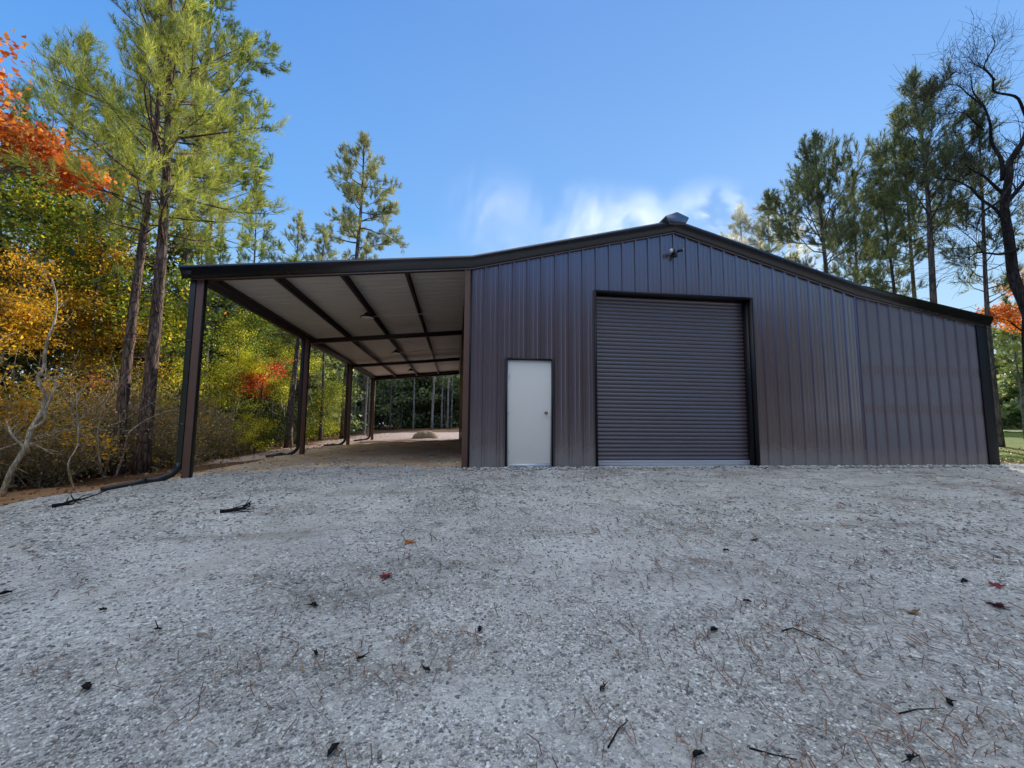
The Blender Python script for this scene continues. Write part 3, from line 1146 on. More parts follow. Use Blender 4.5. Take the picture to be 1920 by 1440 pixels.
def make_broad(seed, H, fork, r0, leaf=.11, nleaf=9000, lev=4, spread=.8, lean=(0, 0), clump=.38, nch=3, wob=.12, up=.05, droop=.0, stems=1, trunk_wob=.06, limb=.28, ulow=.55):
    r = np.random.default_rng(seed)
    wood, lf, tips = MB(), MB(), []
    for s in range(stems):
        a = r.uniform(0, 6.28)
        o = np.array([0, 0, -.3]) if stems == 1 else np.array([math.cos(a)*.2, math.sin(a)*.2, -.3])
        d = unit(np.array([lean[0], lean[1], 1.0])+(np.array([math.cos(a), math.sin(a), 0])*.35 if stems > 1 else 0))
        tr = wander(r, o, d, H*fork+.3, 7, trunk_wob, .03)
        wood.tube(tr, np.linspace(r0*1.2, r0*.7, len(tr)), 9, True)
        nmain = max(3, int(nch)+1)
        for q in range(nmain):
            u = .999 if q == 0 else r.uniform(ulow, .98)
            bp, bd = along(tr, u)
            nd = unit(bd*(.9 if q == 0 else .5)+perp(bd, r)*spread*(.35 if q == 0 else 1.0)+np.array([0, 0, .12]))
            grow(r, wood, tips, bp, nd, H*(1-fork)*limb*r.uniform(.85, 1.2), r0*.55, 1, lev, wob, nch, up, spread)
    T = np.array([t[0] for t in tips])
    per = max(1, nleaf//len(T))
    keep = r.uniform(0, 1, len(T)) > .14
    T = T[keep]
    C = np.repeat(T, per, 0)
    P = C+r.normal(0, clump, (len(C), 3))*np.array([1, 1, .55])-np.array([0, 0, droop])
    if nleaf:
        V, Fc = leaf_faces(r, P, leaf)
        lf.addn(V, Fc)
        return wood.mesh('broadleaf_wood', True), lf.mesh('leaves')
    return wood.mesh('broadleaf_wood', True), None


def make_shrub(seed, H, R, nleaf, leaf, stems=9, lean=.5, rad=.013):
    r = np.random.default_rng(seed)
    wood, lf = MB(), MB()
    P = []
    for s in range(stems):
        a = r.uniform(0, 6.28)
        o = np.array([r.normal(0, R*.25), r.normal(0, R*.25), -.15])*(.15 if nleaf == 0 else .40)
        st = wander(r, o, unit(np.array([math.cos(a)*lean, math.sin(a)*lean, 1])), H*r.uniform(.6, 1.1), 7, .16, .0)
        wood.tube(st, np.linspace(rad, .004, len(st)), 4, False)
        for q in range(8):
            u = r.uniform(.25, 1)
            bp, bd = along(st, min(u, .99))
            tw = wander(r, bp, unit(bd+perp(bd, r)*1.1), H*.3*r.uniform(.5, 1.3), 4, .2, .0)
            wood.tube(tw, np.linspace(.006, .002, 5), 3, False)
            for w_ in range(4): P.append(along(tw, r.uniform(.3, .99))[0])
    wood.tube([(0, 0, -.25), (0, 0, -.05), (0, 0, .04)], [.09, .085, .05], 8)
    P = np.array(P)
    if nleaf:
        P = np.repeat(P, max(1, nleaf//len(P)), 0)
        P = P+r.normal(0, R*.13, P.shape)
        P[:, 2] = np.maximum(P[:, 2], .03)
        V, Fc = leaf_faces(r, P, leaf, .5)
        lf.addn(V, Fc)
        return wood.mesh('shrub_stems', True), lf.mesh('shrub_leaves')
    return wood.mesh('shrub_stems', True), None


def with_mat(me, mat):
    if me is not None: me.materials.append(mat)
    return me


def plant(name, wood, crown, x, y, label, cat, group=None, wmat=None, cmat=None, s=1.0, rz=0.0, z=None, wname='trunk', cname='crown', sz=None):
    e = empty(name, (x, y, float(gz(x, y)) if z is None else z), rz)
    e.scale = (s, s, s if sz is None else sz)
    tag(e, label, cat, group)
    inst(wname, wood, e, wmat)
    if crown is not None: inst(cname, crown, e, cmat)
    return e


def pair(mm, wm, cm):
    return with_mat(mm[0], wm), with_mat(mm[1], cm)


# ------------------------------------------------------------------ plants: prototypes
PN = {
 'lush1': pair(make_pine(21, 13.8, .46, 2.5, .13, (.0, .01), 42, .85, 36, .24, .0070, .36, dead=12, low_up=.15), b_pine, f_pine_lit),
 'lush2': pair(make_pine(22, 14.8, .40, 3.2, .16, (.010, .01), 46, .82, 36, .24, .0070, .36, dead=12, low_up=.10), b_pine, f_pine_lit),
 'tall': pair(make_pine(23, 25.0, .50, 5.0, .26, (.0, .0), 48, .85, 26, .28, .014, .34, dead=8), b_pine, f_pine_olive),
 'mid1': pair(make_pine(24, 18.5, .44, 4.8, .17, (-.01, .0), 50, .95, 30, .25, .011, .42, dead=12, low_up=.32), b_far, f_pine_dark),
 'mid2': pair(make_pine(25, 18.0, .54, 3.5, .17, (.005, .0), 50, 1.0, 30, .25, .011, .42, dead=14, low_up=.28), b_far, f_pine_dark),
 'mid3': pair(make_pine(26, 15.0, .42, 2.8, .13, (.0, .01), 42, .95, 28, .25, .011, .40, dead=12, low_up=.2), b_far, f_pine_dark),
 'open': pair(make_pine(29, 34.0, .58, 5.8, .40, (.0, .0), 36, .95, 22, .40, .020, .55, dead=4, low_up=-.02, shape=.5), b_far, f_pine_pale),
 'slim': pair(make_pine(28, 16.0, .55, 2.1, .12, (.0, .0), 36, .9, 20, .28, .016, .36, dead=6), b_far, f_pine_pale),
}
BL = {
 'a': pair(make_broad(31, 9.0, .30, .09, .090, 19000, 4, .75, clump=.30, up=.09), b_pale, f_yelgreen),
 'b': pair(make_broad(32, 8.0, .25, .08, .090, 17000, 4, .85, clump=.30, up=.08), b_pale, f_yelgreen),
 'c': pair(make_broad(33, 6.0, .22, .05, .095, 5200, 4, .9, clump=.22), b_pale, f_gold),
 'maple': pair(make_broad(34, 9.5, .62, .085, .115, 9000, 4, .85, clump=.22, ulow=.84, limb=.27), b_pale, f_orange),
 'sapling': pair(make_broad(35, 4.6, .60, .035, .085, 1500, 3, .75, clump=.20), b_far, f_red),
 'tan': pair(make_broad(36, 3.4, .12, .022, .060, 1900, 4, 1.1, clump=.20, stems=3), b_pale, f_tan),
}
SH = {
 'a': pair(make_shrub(41, 1.3, 1.0, 3200, .075, 9), b_pale, f_green),
 'b': pair(make_shrub(42, 1.9, 1.2, 3600, .085, 10), b_pale, f_green),
 'dry': pair(make_shrub(43, 1.7, 1.1, 1100, .06, 14, .7), b_pale, f_tan),
}
b_straw = bark('straw_coloured_stems', (.34, .26, .16), (.66, .55, .38), 14, .2)
BARE = {
 'c': with_mat(make_shrub(51, 2.6, .7, 0, 0, 4, .40, .018)[0], b_straw),
 'd': with_mat(make_shrub(52, 2.1, .9, 0, 0, 6, .9, .016)[0], b_straw),
}

rl0 = np.random.default_rng(23)
# ------------------------------------------------------------------ the far and dense woods (masses nobody could count)


f_far = foliage('hazy_wood_leaves', [(0, (.11, .16, .11)), (.6, (.24, .30, .19)), (1, (.42, .44, .22))], .6, .2, .4, 1.6)  # lightened leaf colour stands in for haze among the far trees


def woods(name, seed, spots, n, leaf, mat, label, trunks=0, thick=1.0):
    """leaf mass filling columns of crowns; spots = (x, y, height, radius)"""
    r = np.random.default_rng(seed)
    mb_ = MB()
    P = []
    tot = sum(h*rad for _, _, h, rad in spots)
    for (x, y, h, rad) in spots:
        z0 = float(gz(x, y))
        m = max(3, int(h*rad*.9))
        for k in range(m):
            u = r.uniform(0, 1)**.8
            rr = rad*(1-.55*u*u)*math.sqrt(r.uniform(0, 1))
            a = r.uniform(0, 6.28)
            c = np.array([x+rr*math.cos(a), y+rr*math.sin(a), z0+.15+u*h])
            cnt = int(n*h*rad/tot/m)
            cr = r.uniform(.35, .85)*thick
            P.append(c+r.normal(0, 1, (cnt, 3))*np.array([cr, cr, cr*.5]))
        if trunks:
            for q in range(trunks):
                bx, by = x+r.normal(0, rad*.5), y+r.normal(0, rad*.5)
                hh = h*r.uniform(.7, 1.0)
                mb_.tube([(bx, by, z0-.2), (bx+r.normal(0, .15), by, z0+hh*.5), (bx+r.normal(0, .3), by, z0+hh)], [.09*r.uniform(.6, 1.5), .07, .02], 5, False)
    P = np.concatenate(P)
    P = P[P[:, 2] > gz(P[:, 0], P[:, 1])+.02]
    V, Fc = leaf_faces(r, P, leaf, .7)
    mb_.addn(V, Fc)
    o = mb_.build(name, mat)
    tag(o, label, 'woods', kind='stuff')
    return o


rw = np.random.default_rng(77)
left_spots = []
for k in range(46):
    y = rw.uniform(-9, 34)
    x = np.interp(y, [-9, 0, 8, 34], [-14, -14, -13, -14.5])-abs(rw.normal(0, 4.5))
    left_spots.append((x, y, rw.uniform(5.5, 8.6) if y < 12 else rw.uniform(6, 11.5), rw.uniform(1.5, 2.6)))
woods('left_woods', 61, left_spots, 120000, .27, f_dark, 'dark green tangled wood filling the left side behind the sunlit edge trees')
back_spots = []
for k in range(64):
    x = rw.uniform(-34, 4)
    y = 44+abs(rw.normal(0, 7))-.25*(x+10)*(x < -10)*0
    back_spots.append((x, y, rw.uniform(6, 13), rw.uniform(1.8, 3.0)))
for k in range(16):
    back_spots.append((rw.uniform(-16, -10.5), rw.uniform(24, 44), rw.uniform(4, 9), rw.uniform(1.3, 2.2)))
woods('back_woods', 62, back_spots, 110000, .44, f_far, 'dark wood closing the view beyond the far end of the carport')
deep_spots = [(rw.uniform(-52, 6), rw.uniform(57, 64), rw.uniform(7, 11), rw.uniform(2.6, 3.6)) for k in range(60)]
woods('deep_woods', 67, deep_spots, 60000, .85, f_far, 'deepest shadowy layer of the wood beyond the carport')
right_spots = []
for k in range(40):
    x = rw.uniform(44, 84)
    y = x/1.52-8.9+rw.uniform(-6, 14)
    right_spots.append((x, y, rw.uniform(4, 9), rw.uniform(1.8, 3.2)))
woods('right_woods', 63, right_spots, 80000, .5, f_far, 'dark wood edge beyond the lawn at the right end of the building')
shade_spots = []
for k in range(64):
    x = rw.uniform(26.5, 46)
    lim = x/1.57-8.86-6.6
    y = max(rw.uniform(-14, lim), rw.uniform(-14, lim))
    shade_spots.append((x, y, rw.uniform(15, 18)+(x-26)*.35, rw.uniform(2.4, 3.3)))
woods('shade_woods', 64, shade_spots, 170000, .40, f_green, 'unseen dense green wood added right of the gravel yard to shade it', 1, 1.25)  # out-of-view tree mass, put in to keep sun off the gravel
rear_spots = []
for k in range(60):
    x = rw.uniform(-50, 50)
    y = -36-abs(rw.normal(0, 5))
    rear_spots.append((x, y, rw.uniform(15, 18) if x > 4 else rw.uniform(18, 21.5), rw.uniform(2.5, 3.6)))
f_rear = foliage('brownish_wood_leaves', [(0, (.10, .08, .035)), (.5, (.20, .14, .06)), (1, (.32, .20, .08))], .4, .3)
woods('facing_woods', 65, rear_spots, 90000, .60, f_rear, 'autumn wood facing the front of the building across the yard', 1, 1.3)

# ------------------------------------------------------------------ single trees
def pine(key, px, Y, top_py, label, group=None, mat=None, bark_=None, rz=0.0, base_py=None, slim=1.0):
    """pine whose tip stands at photo height top_py in the plane y = Y"""
    p = at(px, top_py, Y)
    x = p[0]
    H0 = {'lush1': 13.8, 'lush2': 14.8, 'tall': 25.0, 'mid1': 18.5, 'mid2': 18.0, 'mid3': 15.0, 'open': 34.0, 'slim': 16.0}[key]
    z0 = float(gz(x, Y))
    s = (p[2]-z0)/H0
    return plant('pine_tree', PN[key][0], PN[key][1], x, Y, label, 'pine tree', group, bark_, mat, s*slim, rz, None, 'trunk', 'needles', s)


plant('pine_tree', *PN['lush1'], -8.85, 3.55, 'slimmer of two tall sunlit pines at the gravel edge left of the front post', 'pine tree', 'sunlit pines at the left edge', rz=.4, wname='trunk', cname='needles')
plant('pine_tree', *PN['lush2'], -8.25, 3.50, 'thicker brown trunked sunlit pine standing next to the front carport post', 'pine tree', 'sunlit pines at the left edge', rz=2.2, wname='trunk', cname='needles')
pine('tall', 395, 13, -60, 'huge olive green pine towering behind the two sunlit pines', None, None, b_far, 1.0)
pine('lush1', 352, 11, 70, 'bushy lime green pine between the twin pines and the carport roof', None, f_pine_lit, b_far, 2.7)
pine('lush2', 150, 11, 60, 'lime green pine left of the twin pines, half hidden by them', None, f_pine_lit, b_far, .9)
pine('slim', 296, 8, 150, 'pale trunked young pine hidden behind the twin sunlit pines', None, f_pine_lit, b_far, 2.0)
pine('slim', 418, 16, 215, 'slender pale trunked pine rising just left of the carport roof corner', None, f_pine_lit, b_birch, 4.0, slim=1.5)
pine('slim', 484, 30, 345, 'small slim pine showing above the carport eave beside the towering pine', None, f_pine_olive, b_far, .5, slim=.8)
pine('slim', 558, 34, 410, 'pale yellow pine top peeking over the carport roof, left of a hazy pair', None, f_pine_pale, b_far, 1.5, slim=1.0)
pine('slim', 606, 36, 440, 'low pale pine top just over the carport roof left of the lone open pine', None, f_pine_pale, b_far, 3.5, slim=1.2)
pine('slim', 692, 40, 462, 'lowest pale pine top behind the trunk of the lone open pine', None, f_pine_pale, b_far, 5.2, slim=1.2)
pine('open', 676, 45, 262, 'lone tall open crowned pine standing against the sky behind the carport roof', None, None, None, 2.6)
# right hand group
pine('mid1', 1535, 12, 262, 'broad backlit pine nearest the ridge on the right of the roof', 'pines behind the right roof', f_pine_dark, None, .3)
pine('mid2', 1712, 10, 150, 'tallest dark pine behind the right roof, with a pointed top', 'pines behind the right roof', None, None, 1.3)
pine('mid3', 1655, 13, 300, 'dark pine filling the gap left of the tallest pointed pine', 'pines behind the right roof', None, None, 2.1, slim=.85)
pine('mid2', 1690, 16, 235, 'second bare trunk standing directly left of the tallest pine stem', 'pines behind the right roof', None, None, 3.0, slim=.8)
pine('mid3', 1815, 9, 235, 'dark pine between the tallest pine and the leafless tree', 'pines behind the right roof', None, None, 4.1, slim=.9)
pine('mid1', 1600, 17, 330, 'thin pine seen behind and right of the broad backlit pine', 'pines behind the right roof', None, None, 5.1, slim=.8)
pine('slim', 1385, 26, 402, 'hazy pale pine top peeking over the roof right of the ridge, the lower of two', 'misty pine tops over the roof', f_pine_pale, None, .2, slim=1.3)
pine('slim', 1440, 27, 372, 'hazy pale pine top next to the broad backlit pine, in golden mist', 'misty pine tops over the roof', f_pine_pale, None, 2.9, slim=1.4)
pine('mid3', 1895, 17, 560, 'sunlit green pine with pale trunk beyond the right corner of the building', None, f_pine_olive, b_birch, .8)


def tree(key, x, y, label, cat='tree', group=None, mat=None, bk=None, s=1.0, rz=0.0, name='broadleaf_tree'):
    return plant(name, BL[key][0], BL[key][1], x, y, label, cat, group, bk, mat, s, rz, None, 'trunk', 'leaves')


tree('maple', -13.0, 3.2, 'orange and red leaved maple in the upper left corner', 'maple', None, f_orange, None, 1.5, .5, 'maple_tree')
tree('sapling', -8.05, 9.3, 'slender sapling with a coral red crown between the first two posts', 'maple', None, None, b_far, 1.0, 1.0, 'maple_tree')
tree('a', -13.6, 6.0, 'yellow green tree below the orange maple at the left edge', 'tree', 'yellow green edge trees', f_gold, None, .95, .2)
tree('b', -14.3, 7.5, 'dark green tree under and behind the orange maple', 'tree', 'yellow green edge trees', f_green, None, 1.42, 1.7)
tree('a', -12.5, 4.4, 'olive and gold tree filling the space under the orange maple crown', 'tree', 'yellow green edge trees', f_gold, None, .88, 3.6)
tree('b', -16.5, 9.0, 'tallest green tree at the far left, behind the orange maple', 'tree', 'yellow green edge trees', f_green, None, 1.75, 5.2)
tree('c', -10.3, 1.6, 'low golden leaved tree with pale twigs left of the twin pines', 'tree', 'golden understory trees', f_gold, None, .85, 2.6)
tree('c', -11.2, 6.6, 'small orange leaved tree right behind the slimmer pine trunk', 'tree', 'golden understory trees', f_orange, None, .66, .9)
tree('b', -10.8, 8.0, 'bright yellow green tree seen between the twin pines and the front post', 'tree', 'yellow green edge trees', None, None, .80, 3.1)
tree('a', -14.4, 9.0, 'tall mixed green and gold tree deep behind the twin pines', 'tree', 'yellow green edge trees', f_yelgreen, None, 1.18, 4.4)
tree('a', -9.6, 10.2, 'yellow green tree just left of the coral red sapling', 'tree', 'yellow green edge trees', None, None, .66, 5.0)
tree('c', -8.4, 8.4, 'low yellow green sapling under the coral red crown', 'tree', 'golden understory trees', f_yelgreen, None, .50, 4.0)
tree('b', -11.0, 13.5, 'green tree behind the coral red sapling', 'tree', 'yellow green edge trees', f_green, None, 1.0, .6)
tree('a', -9.6, 17.0, 'yellow green lit tree between the second and third posts', 'tree', 'yellow green edge trees', f_yelgreen, None, .80, 2.2)
tree('b', -10.0, 22.5, 'green lit tree beyond the third post', 'tree', 'yellow green edge trees', f_green, None, .90, 3.3)
tree('b', -11.5, 28.0, 'dull green tree left of the white trunk at the far post', 'tree', 'yellow green edge trees', f_green, None, 1.0, 5.5)
p = at(1592, 505, 24)
tree('a', p[0], 24, 'sunlit yellow tree glowing behind the right slope of the roof', 'tree', None, f_yelgreen, None, 1.55, 1.1)
p = at(1875, 520, 13)
tree('maple', p[0]+.6, 13, 'orange leaved maple behind the right end of the roof', 'maple', None, f_orange, b_dark, 1.22, 2.4, 'maple_tree')

# trunks of the wood seen through the carport
def trunk_tree(px, py, Y, label, group, wid, bk, key='slim', H=15.0, rz=0.0, mat=f_far):
    x = at(px, py, Y)[0]
    e = plant('pine_tree', PN[key][0], PN[key][1], x, Y, label, 'pine tree', group, bk, mat, 1.0, rz, None, 'trunk', 'needles')
    s = H/16.0
    e.scale = (wid*.9, wid*.9, s)
    return e


trunk_tree(541, 838, 12.5, 'grey leaning trunk seen just left of the second post', None, 1.5, b_far, H=8.8, rz=.3, mat=f_pine_olive)
trunk_tree(556, 825, 17, 'darker straight trunk right behind the grey leaning trunk', None, 1.5, b_pine, H=10, rz=2, mat=f_dark)
trunk_tree(645, 815, 23, 'broad dark trunk directly left of the third post', None, 2.2, b_pine, H=12, rz=1, mat=f_dark)
trunk_tree(692, 800, 27, 'bright white slim trunk beside the farthest post', None, 1.3, b_birch, H=13.5, rz=3.3)
trunk_tree(684, 800, 30, 'thin grey trunk touching the bright white one', None, .9, b_birch, H=14, rz=5.3)
trunk_tree(600, 830, 21, 'thin shaded trunk midway between second and third posts', None, 1.0, b_far, H=11, rz=4)
for k, (px, Y, wd) in enumerate([(731, 41, .9), (752, 45, .7), (775, 41, .8), (790, 46, .9), (810, 40, 1.3), (828, 43, .9), (833, 45, .8), (839, 42, 1.0), (846, 44, .9), (716, 44, .7), (664, 36, .8)]):
    trunk_tree(px, 800, Y, 'slim pale trunk at the edge of the dark wood beyond the carport', 'trunks beyond the carport', wd, b_birch if k % 3 else b_far, H=15+k % 4, rz=k*1.3)
trunk_tree(1867, 790, 30, 'thin trunk in the dark wood edge right of the building', None, .9, b_far, H=13, rz=1)

for (px, Y, H_, wd, lb) in [(352, 9.5, 9, .55, 'thin straight trunk just left of the front carport post'), (388, 13, 10, .6, 'thin shaded trunk close right of the front carport post'),
                            (432, 16, 10, .6, 'thin trunk left of the coral red sapling'), (160, 6.5, 10, .6, 'slim trunk behind the crooked pale sapling, left of the twin pines'),
                            (112, 8.5, 10, .6, 'slim dark trunk deep behind the crooked pale sapling'), (190, 9, 11, .7, 'straight trunk deep in the wood directly left of the twin pines'),
                            (507, 20, 11, .8, 'thin trunk between the coral red sapling and the grey leaning trunk')]:
    trunk_tree(px, 800, Y, lb, None, wd, b_far, H=H_, rz=px*.1, mat=f_pine_olive)

# ------------------------------------------------------------------ undergrowth at the left edge
rg = np.random.default_rng(99)


def edge_x(y): return float(np.interp(y, [-6, -1, 2, 4, 6, 10, 20, 34], [-12.5, -10.2, -9.3, -9.0, -8.9, -8.6, -9.2, -10.0]))


def bush(key, x, y, s, label, group, mat=None):
    if key in BARE:
        return plant('bare_shrub', BARE[key], None, x, y, label, 'shrub', group, None, None, s, rg.uniform(0, 6.28), None, 'stems')
    return plant('shrub', SH[key][0], SH[key][1], x, y, label, 'shrub', group, None, mat, s, rg.uniform(0, 6.28), None, 'stems', 'leaves')


for k in range(15):
    y = rg.uniform(-5, 9)
    x = edge_x(y)-.7-abs(rg.normal(0, 1.2))
    bush(('a', 'b')[k % 2], x, y, rg.uniform(.6, 1.1), 'leafy green shrub in the tangled undergrowth at the foot of the left wood', 'leafy undergrowth shrubs', (f_green, f_green, f_yelgreen, f_dark)[k % 4])
for k in range(18):
    y = rg.uniform(9, 34)
    x = edge_x(y)-abs(rg.normal(0, 1.1))
    bush(('a', 'b')[k % 2], x, y, rg.uniform(.7, 1.3), 'green shrub along the dirt track behind the carport posts', 'shrubs along the dirt track', (f_green, f_dark, f_green, f_yelgreen)[k % 4])
for k in range(30):
    y = rg.uniform(-5, 7.5)
    x = edge_x(y)-abs(rg.normal(0, .8))+.1
    bush('dry', x, y, rg.uniform(.7, 1.25), 'dry tan brush with fine stems at the edge of the left wood', 'dry brush')
for k in range(40):
    y = rg.uniform(-4.5, 9)
    x = edge_x(y)-abs(rg.normal(0, .7))+.15
    bush(('c', 'd')[k % 2], x, y, rg.uniform(.8, 1.5), 'bare pale stems arching out of the undergrowth at the left edge', 'bare pale undergrowth stems')
for k in range(22):
    y = rg.uniform(-4, 8)
    tree('tan', edge_x(y)-rg.uniform(.2, 1.6), y, 'dry tan leaved bushy sapling in the left undergrowth', 'shrub', 'dry saplings', (f_tan, f_tan, f_gold)[k % 3], b_straw, rg.uniform(.75, 1.25), rg.uniform(0, 6), 'dry_sapling')


def stem(paths, label, Y, name='bare_sapling', bk=None, r=np.random.default_rng(3), ntw=9, tl=(.25, .8), sub=0):
    """crooked sapling from point lists with thickness"""
    mb_ = MB()
    base = at(paths[0][0][0][0], paths[0][0][0][1], Y)
    for pts, r0, r1 in paths:
        P = []
        for i, (px, py) in enumerate(pts):
            q = at(px, py, Y)
            q[1] += .12*math.sin(i*1.7+py)
            P.append(q)
        P = np.array(P)
        # finer, smoothed
        u = np.linspace(0, len(P)-1, len(P)*4)
        Q = np.stack([np.interp(u, np.arange(len(P)), P[:, c]) for c in range(3)], -1)
        Q[1:-1] = (Q[:-2]+Q[1:-1]*2+Q[2:])/4
        mb_.tube(Q, np.linspace(r0, r1, len(Q)), 7, True)
        for k in range(ntw):
            c, d = along(Q, r.uniform(.35, .99))
            L = r.uniform(*tl)
            tw = wander(r, c, unit(d+perp(d, r)*1.0+np.array([0, 0, .2])), L, 5, .22, .03)
            mb_.tube(tw, np.linspace(max(.004, min(.014, r1*.5)), .003 if sub else .002, 6), 3, False)
            for q in range(sub):
                c2, d2 = along(tw, r.uniform(.3, .95))
                mb_.tube(wander(r, c2, unit(d2+perp(d2, r)*1.0), L*r.uniform(.3, .6), 4, .22, .03), [.005, .004, .004, .003, .003], 3, False)
    z = float(gz(base[0], Y))
    mb_.v = [v-np.array([base[0], Y, z]) for v in mb_.v]
    o = mb_.build(name, bk or b_straw, None, True)
    o.location = (base[0], Y, z)
    tag(o, label, 'sapling')
    return o


stem([([(2, 930), (30, 882), (55, 838), (62, 805), (70, 768), (78, 740), (72, 712), (76, 688), (86, 662), (99, 636), (103, 605), (101, 560), (96, 520)], .045, .012),
      ([(60, 808), (84, 790), (97, 768), (104, 742), (99, 718), (87, 700)], .028, .012),
      ([(44, 850), (22, 815), (0, 790)], .026, .012), ([(56, 838), (68, 832), (78, 831)], .024, .016)], 'crooked pale forked sapling at the far left edge of the gravel', -.1)
stem([([(212, 893), (226, 855), (246, 812), (270, 787), (312, 772), (335, 768)], .022, .008)], 'pale bent stem arching rightwards in front of the twin pine trunks', 2.6)
stem([([(130, 925), (135, 870), (143, 835), (138, 795), (141, 760), (136, 735)], .018, .007), ([(140, 850), (155, 830), (163, 805)], .010, .005)], 'thin upright pale stem midway between the crooked sapling and the twin pines', .6)
stem([([(186, 880), (190, 820), (194, 775), (210, 740), (214, 728)], .018, .006)], 'thin pale stem leaning right just left of the slimmer pine trunk', 1.6)
stem([([(452, 862), (430, 800), (412, 770), (402, 755)], .022, .008)], 'broken pale stem leaning left under the coral red sapling', 9.0)
stem([([(400, 850), (402, 790), (405, 720), (403, 640)], .030, .012)], 'straight thin dark stem right of the front post', 10.5, bk=b_far)

o = stem([([(1938, 700), (1924, 600), (1908, 520), (1896, 450), (1888, 385), (1887, 330), (1898, 300), (1912, 270), (1940, 215)], .17, .06),
      ([(1893, 430), (1878, 410), (1862, 392), (1838, 372), (1812, 356), (1785, 342), (1760, 330)], .06, .012),
      ([(1889, 360), (1872, 345), (1850, 330), (1828, 318), (1800, 312)], .055, .012),
      ([(1888, 335), (1880, 300), (1866, 262), (1850, 238), (1838, 205), (1828, 170), (1815, 140)], .065, .010),
      ([(1852, 240), (1830, 220), (1800, 215), (1775, 210)], .028, .006), ([(1840, 205), (1812, 180), (1790, 165), (1772, 158)], .028, .006),
      ([(1925, 220), (1900, 185), (1870, 168), (1855, 150), (1850, 120), (1862, 85), (1866, 60)], .045, .008),
      ([(1858, 155), (1838, 135), (1824, 112)], .03, .008), ([(1890, 385), (1905, 365), (1918, 340), (1930, 300)], .08, .03),
      ([(1887, 350), (1868, 380), (1846, 395), (1838, 430)], .05, .010), ([(1900, 470), (1870, 480), (1840, 470), (1815, 485)], .05, .01)],
     'dark leafless tree with twisting branches at the right edge', 2.2, 'bare_tree', b_dark, np.random.default_rng(17), 34, (.5, 1.6), 4)
o['category'] = 'bare tree'

# ------------------------------------------------------------------ leaf litter (uncountable)
f_litter = foliage('fallen_leaf_litter', [(0, (.10, .05, .025)), (.4, (.24, .12, .05)), (.75, (.42, .22, .08)), (1, (.60, .40, .16))], .2, 1.5)
n = 26000
x = rl0.uniform(-15, -5.0, n)
y = rl0.uniform(-5, 32, n)
ex = np.interp(y, [-6, -1, 2, 4, 6, 10, 20, 34], [-12.5, -10.2, -9.3, -9.0, -8.9, -8.6, -9.2, -10.0])
keep = (y > gravel_edge(x)-.25) & (rl0.uniform(0, 1, n) < np.exp(-np.maximum(x-ex, 0)/1.1)+.03)
x, y = x[keep], y[keep]
x2, y2 = rl0.uniform(12.9, 26, 5000), rl0.uniform(.8, 14, 5000)
x, y = np.concatenate([x, x2]), np.concatenate([y, y2])
mb = MB()
V, Fc = leaf_faces(rl0, np.stack([x, y, gz(x, y)+.015], -1), .085, 2.2)
mb.addn(V, Fc)
o = mb.build('leaf_litter', f_litter)
tag(o, 'brown and orange fallen leaves along the edge of the woods', 'leaf litter', kind='stuff')

# ------------------------------------------------------------------ things lying on the ground


def on_ground(px, py):
    d = _F*F_PX + CR*(px-960) - CU*(py-720)
    t_ = .002
    for k in range(4000):
        q = CAM+d*t_
        if q[2] < gz(q[0], q[1]): break
        t_ *= 1.004
    return q[0], q[1], float(gz(q[0], q[1]))


m_litter = bark('dark_rotten_bark', (.010, .008, .007), (.03, .024, .02), 30, .5, 1.0)
rl = np.random.default_rng(13)


def scrap(px, py, size, label):
    x, y, z = on_ground(px, py)
    mb_ = MB()
    a = rl.uniform(0, 6.28)
    size *= .78
    ln, wd = size, size*rl.uniform(.35, .6)
    secs = []
    for k in range(6):
        u = k/5
        w_ = wd*math.sin(PI*(.12+.76*u))*rl.uniform(.7, 1.15)
        c = np.array([(u-.5)*ln, .15*ln*math.sin(u*3+a), .012+.35*w_])
        secs.append([tuple(c+np.array([0, w_*.5*math.cos(q*PI/4)*rl.uniform(.75, 1.2), w_*.4*math.sin(q*PI/4)*rl.uniform(.75, 1.2)])) for q in range(8)])
    mb_.loft(secs)
    for k in range(5):
        u = rl.uniform(-.4, .4)
        mb_.tube([(u*ln, 0, .02), (u*ln+rl.normal(0, .02), rl.normal(0, wd*.6), .012+abs(rl.normal(0, .015)))], [.004, .002], 4)
    o = mb_.build('bark_scrap', m_litter, None, True)
    o.location = (x, y, z)
    o.rotation_euler = (0, 0, a)
    tag(o, label, 'bark scrap', 'dark bark scraps on the gravel')


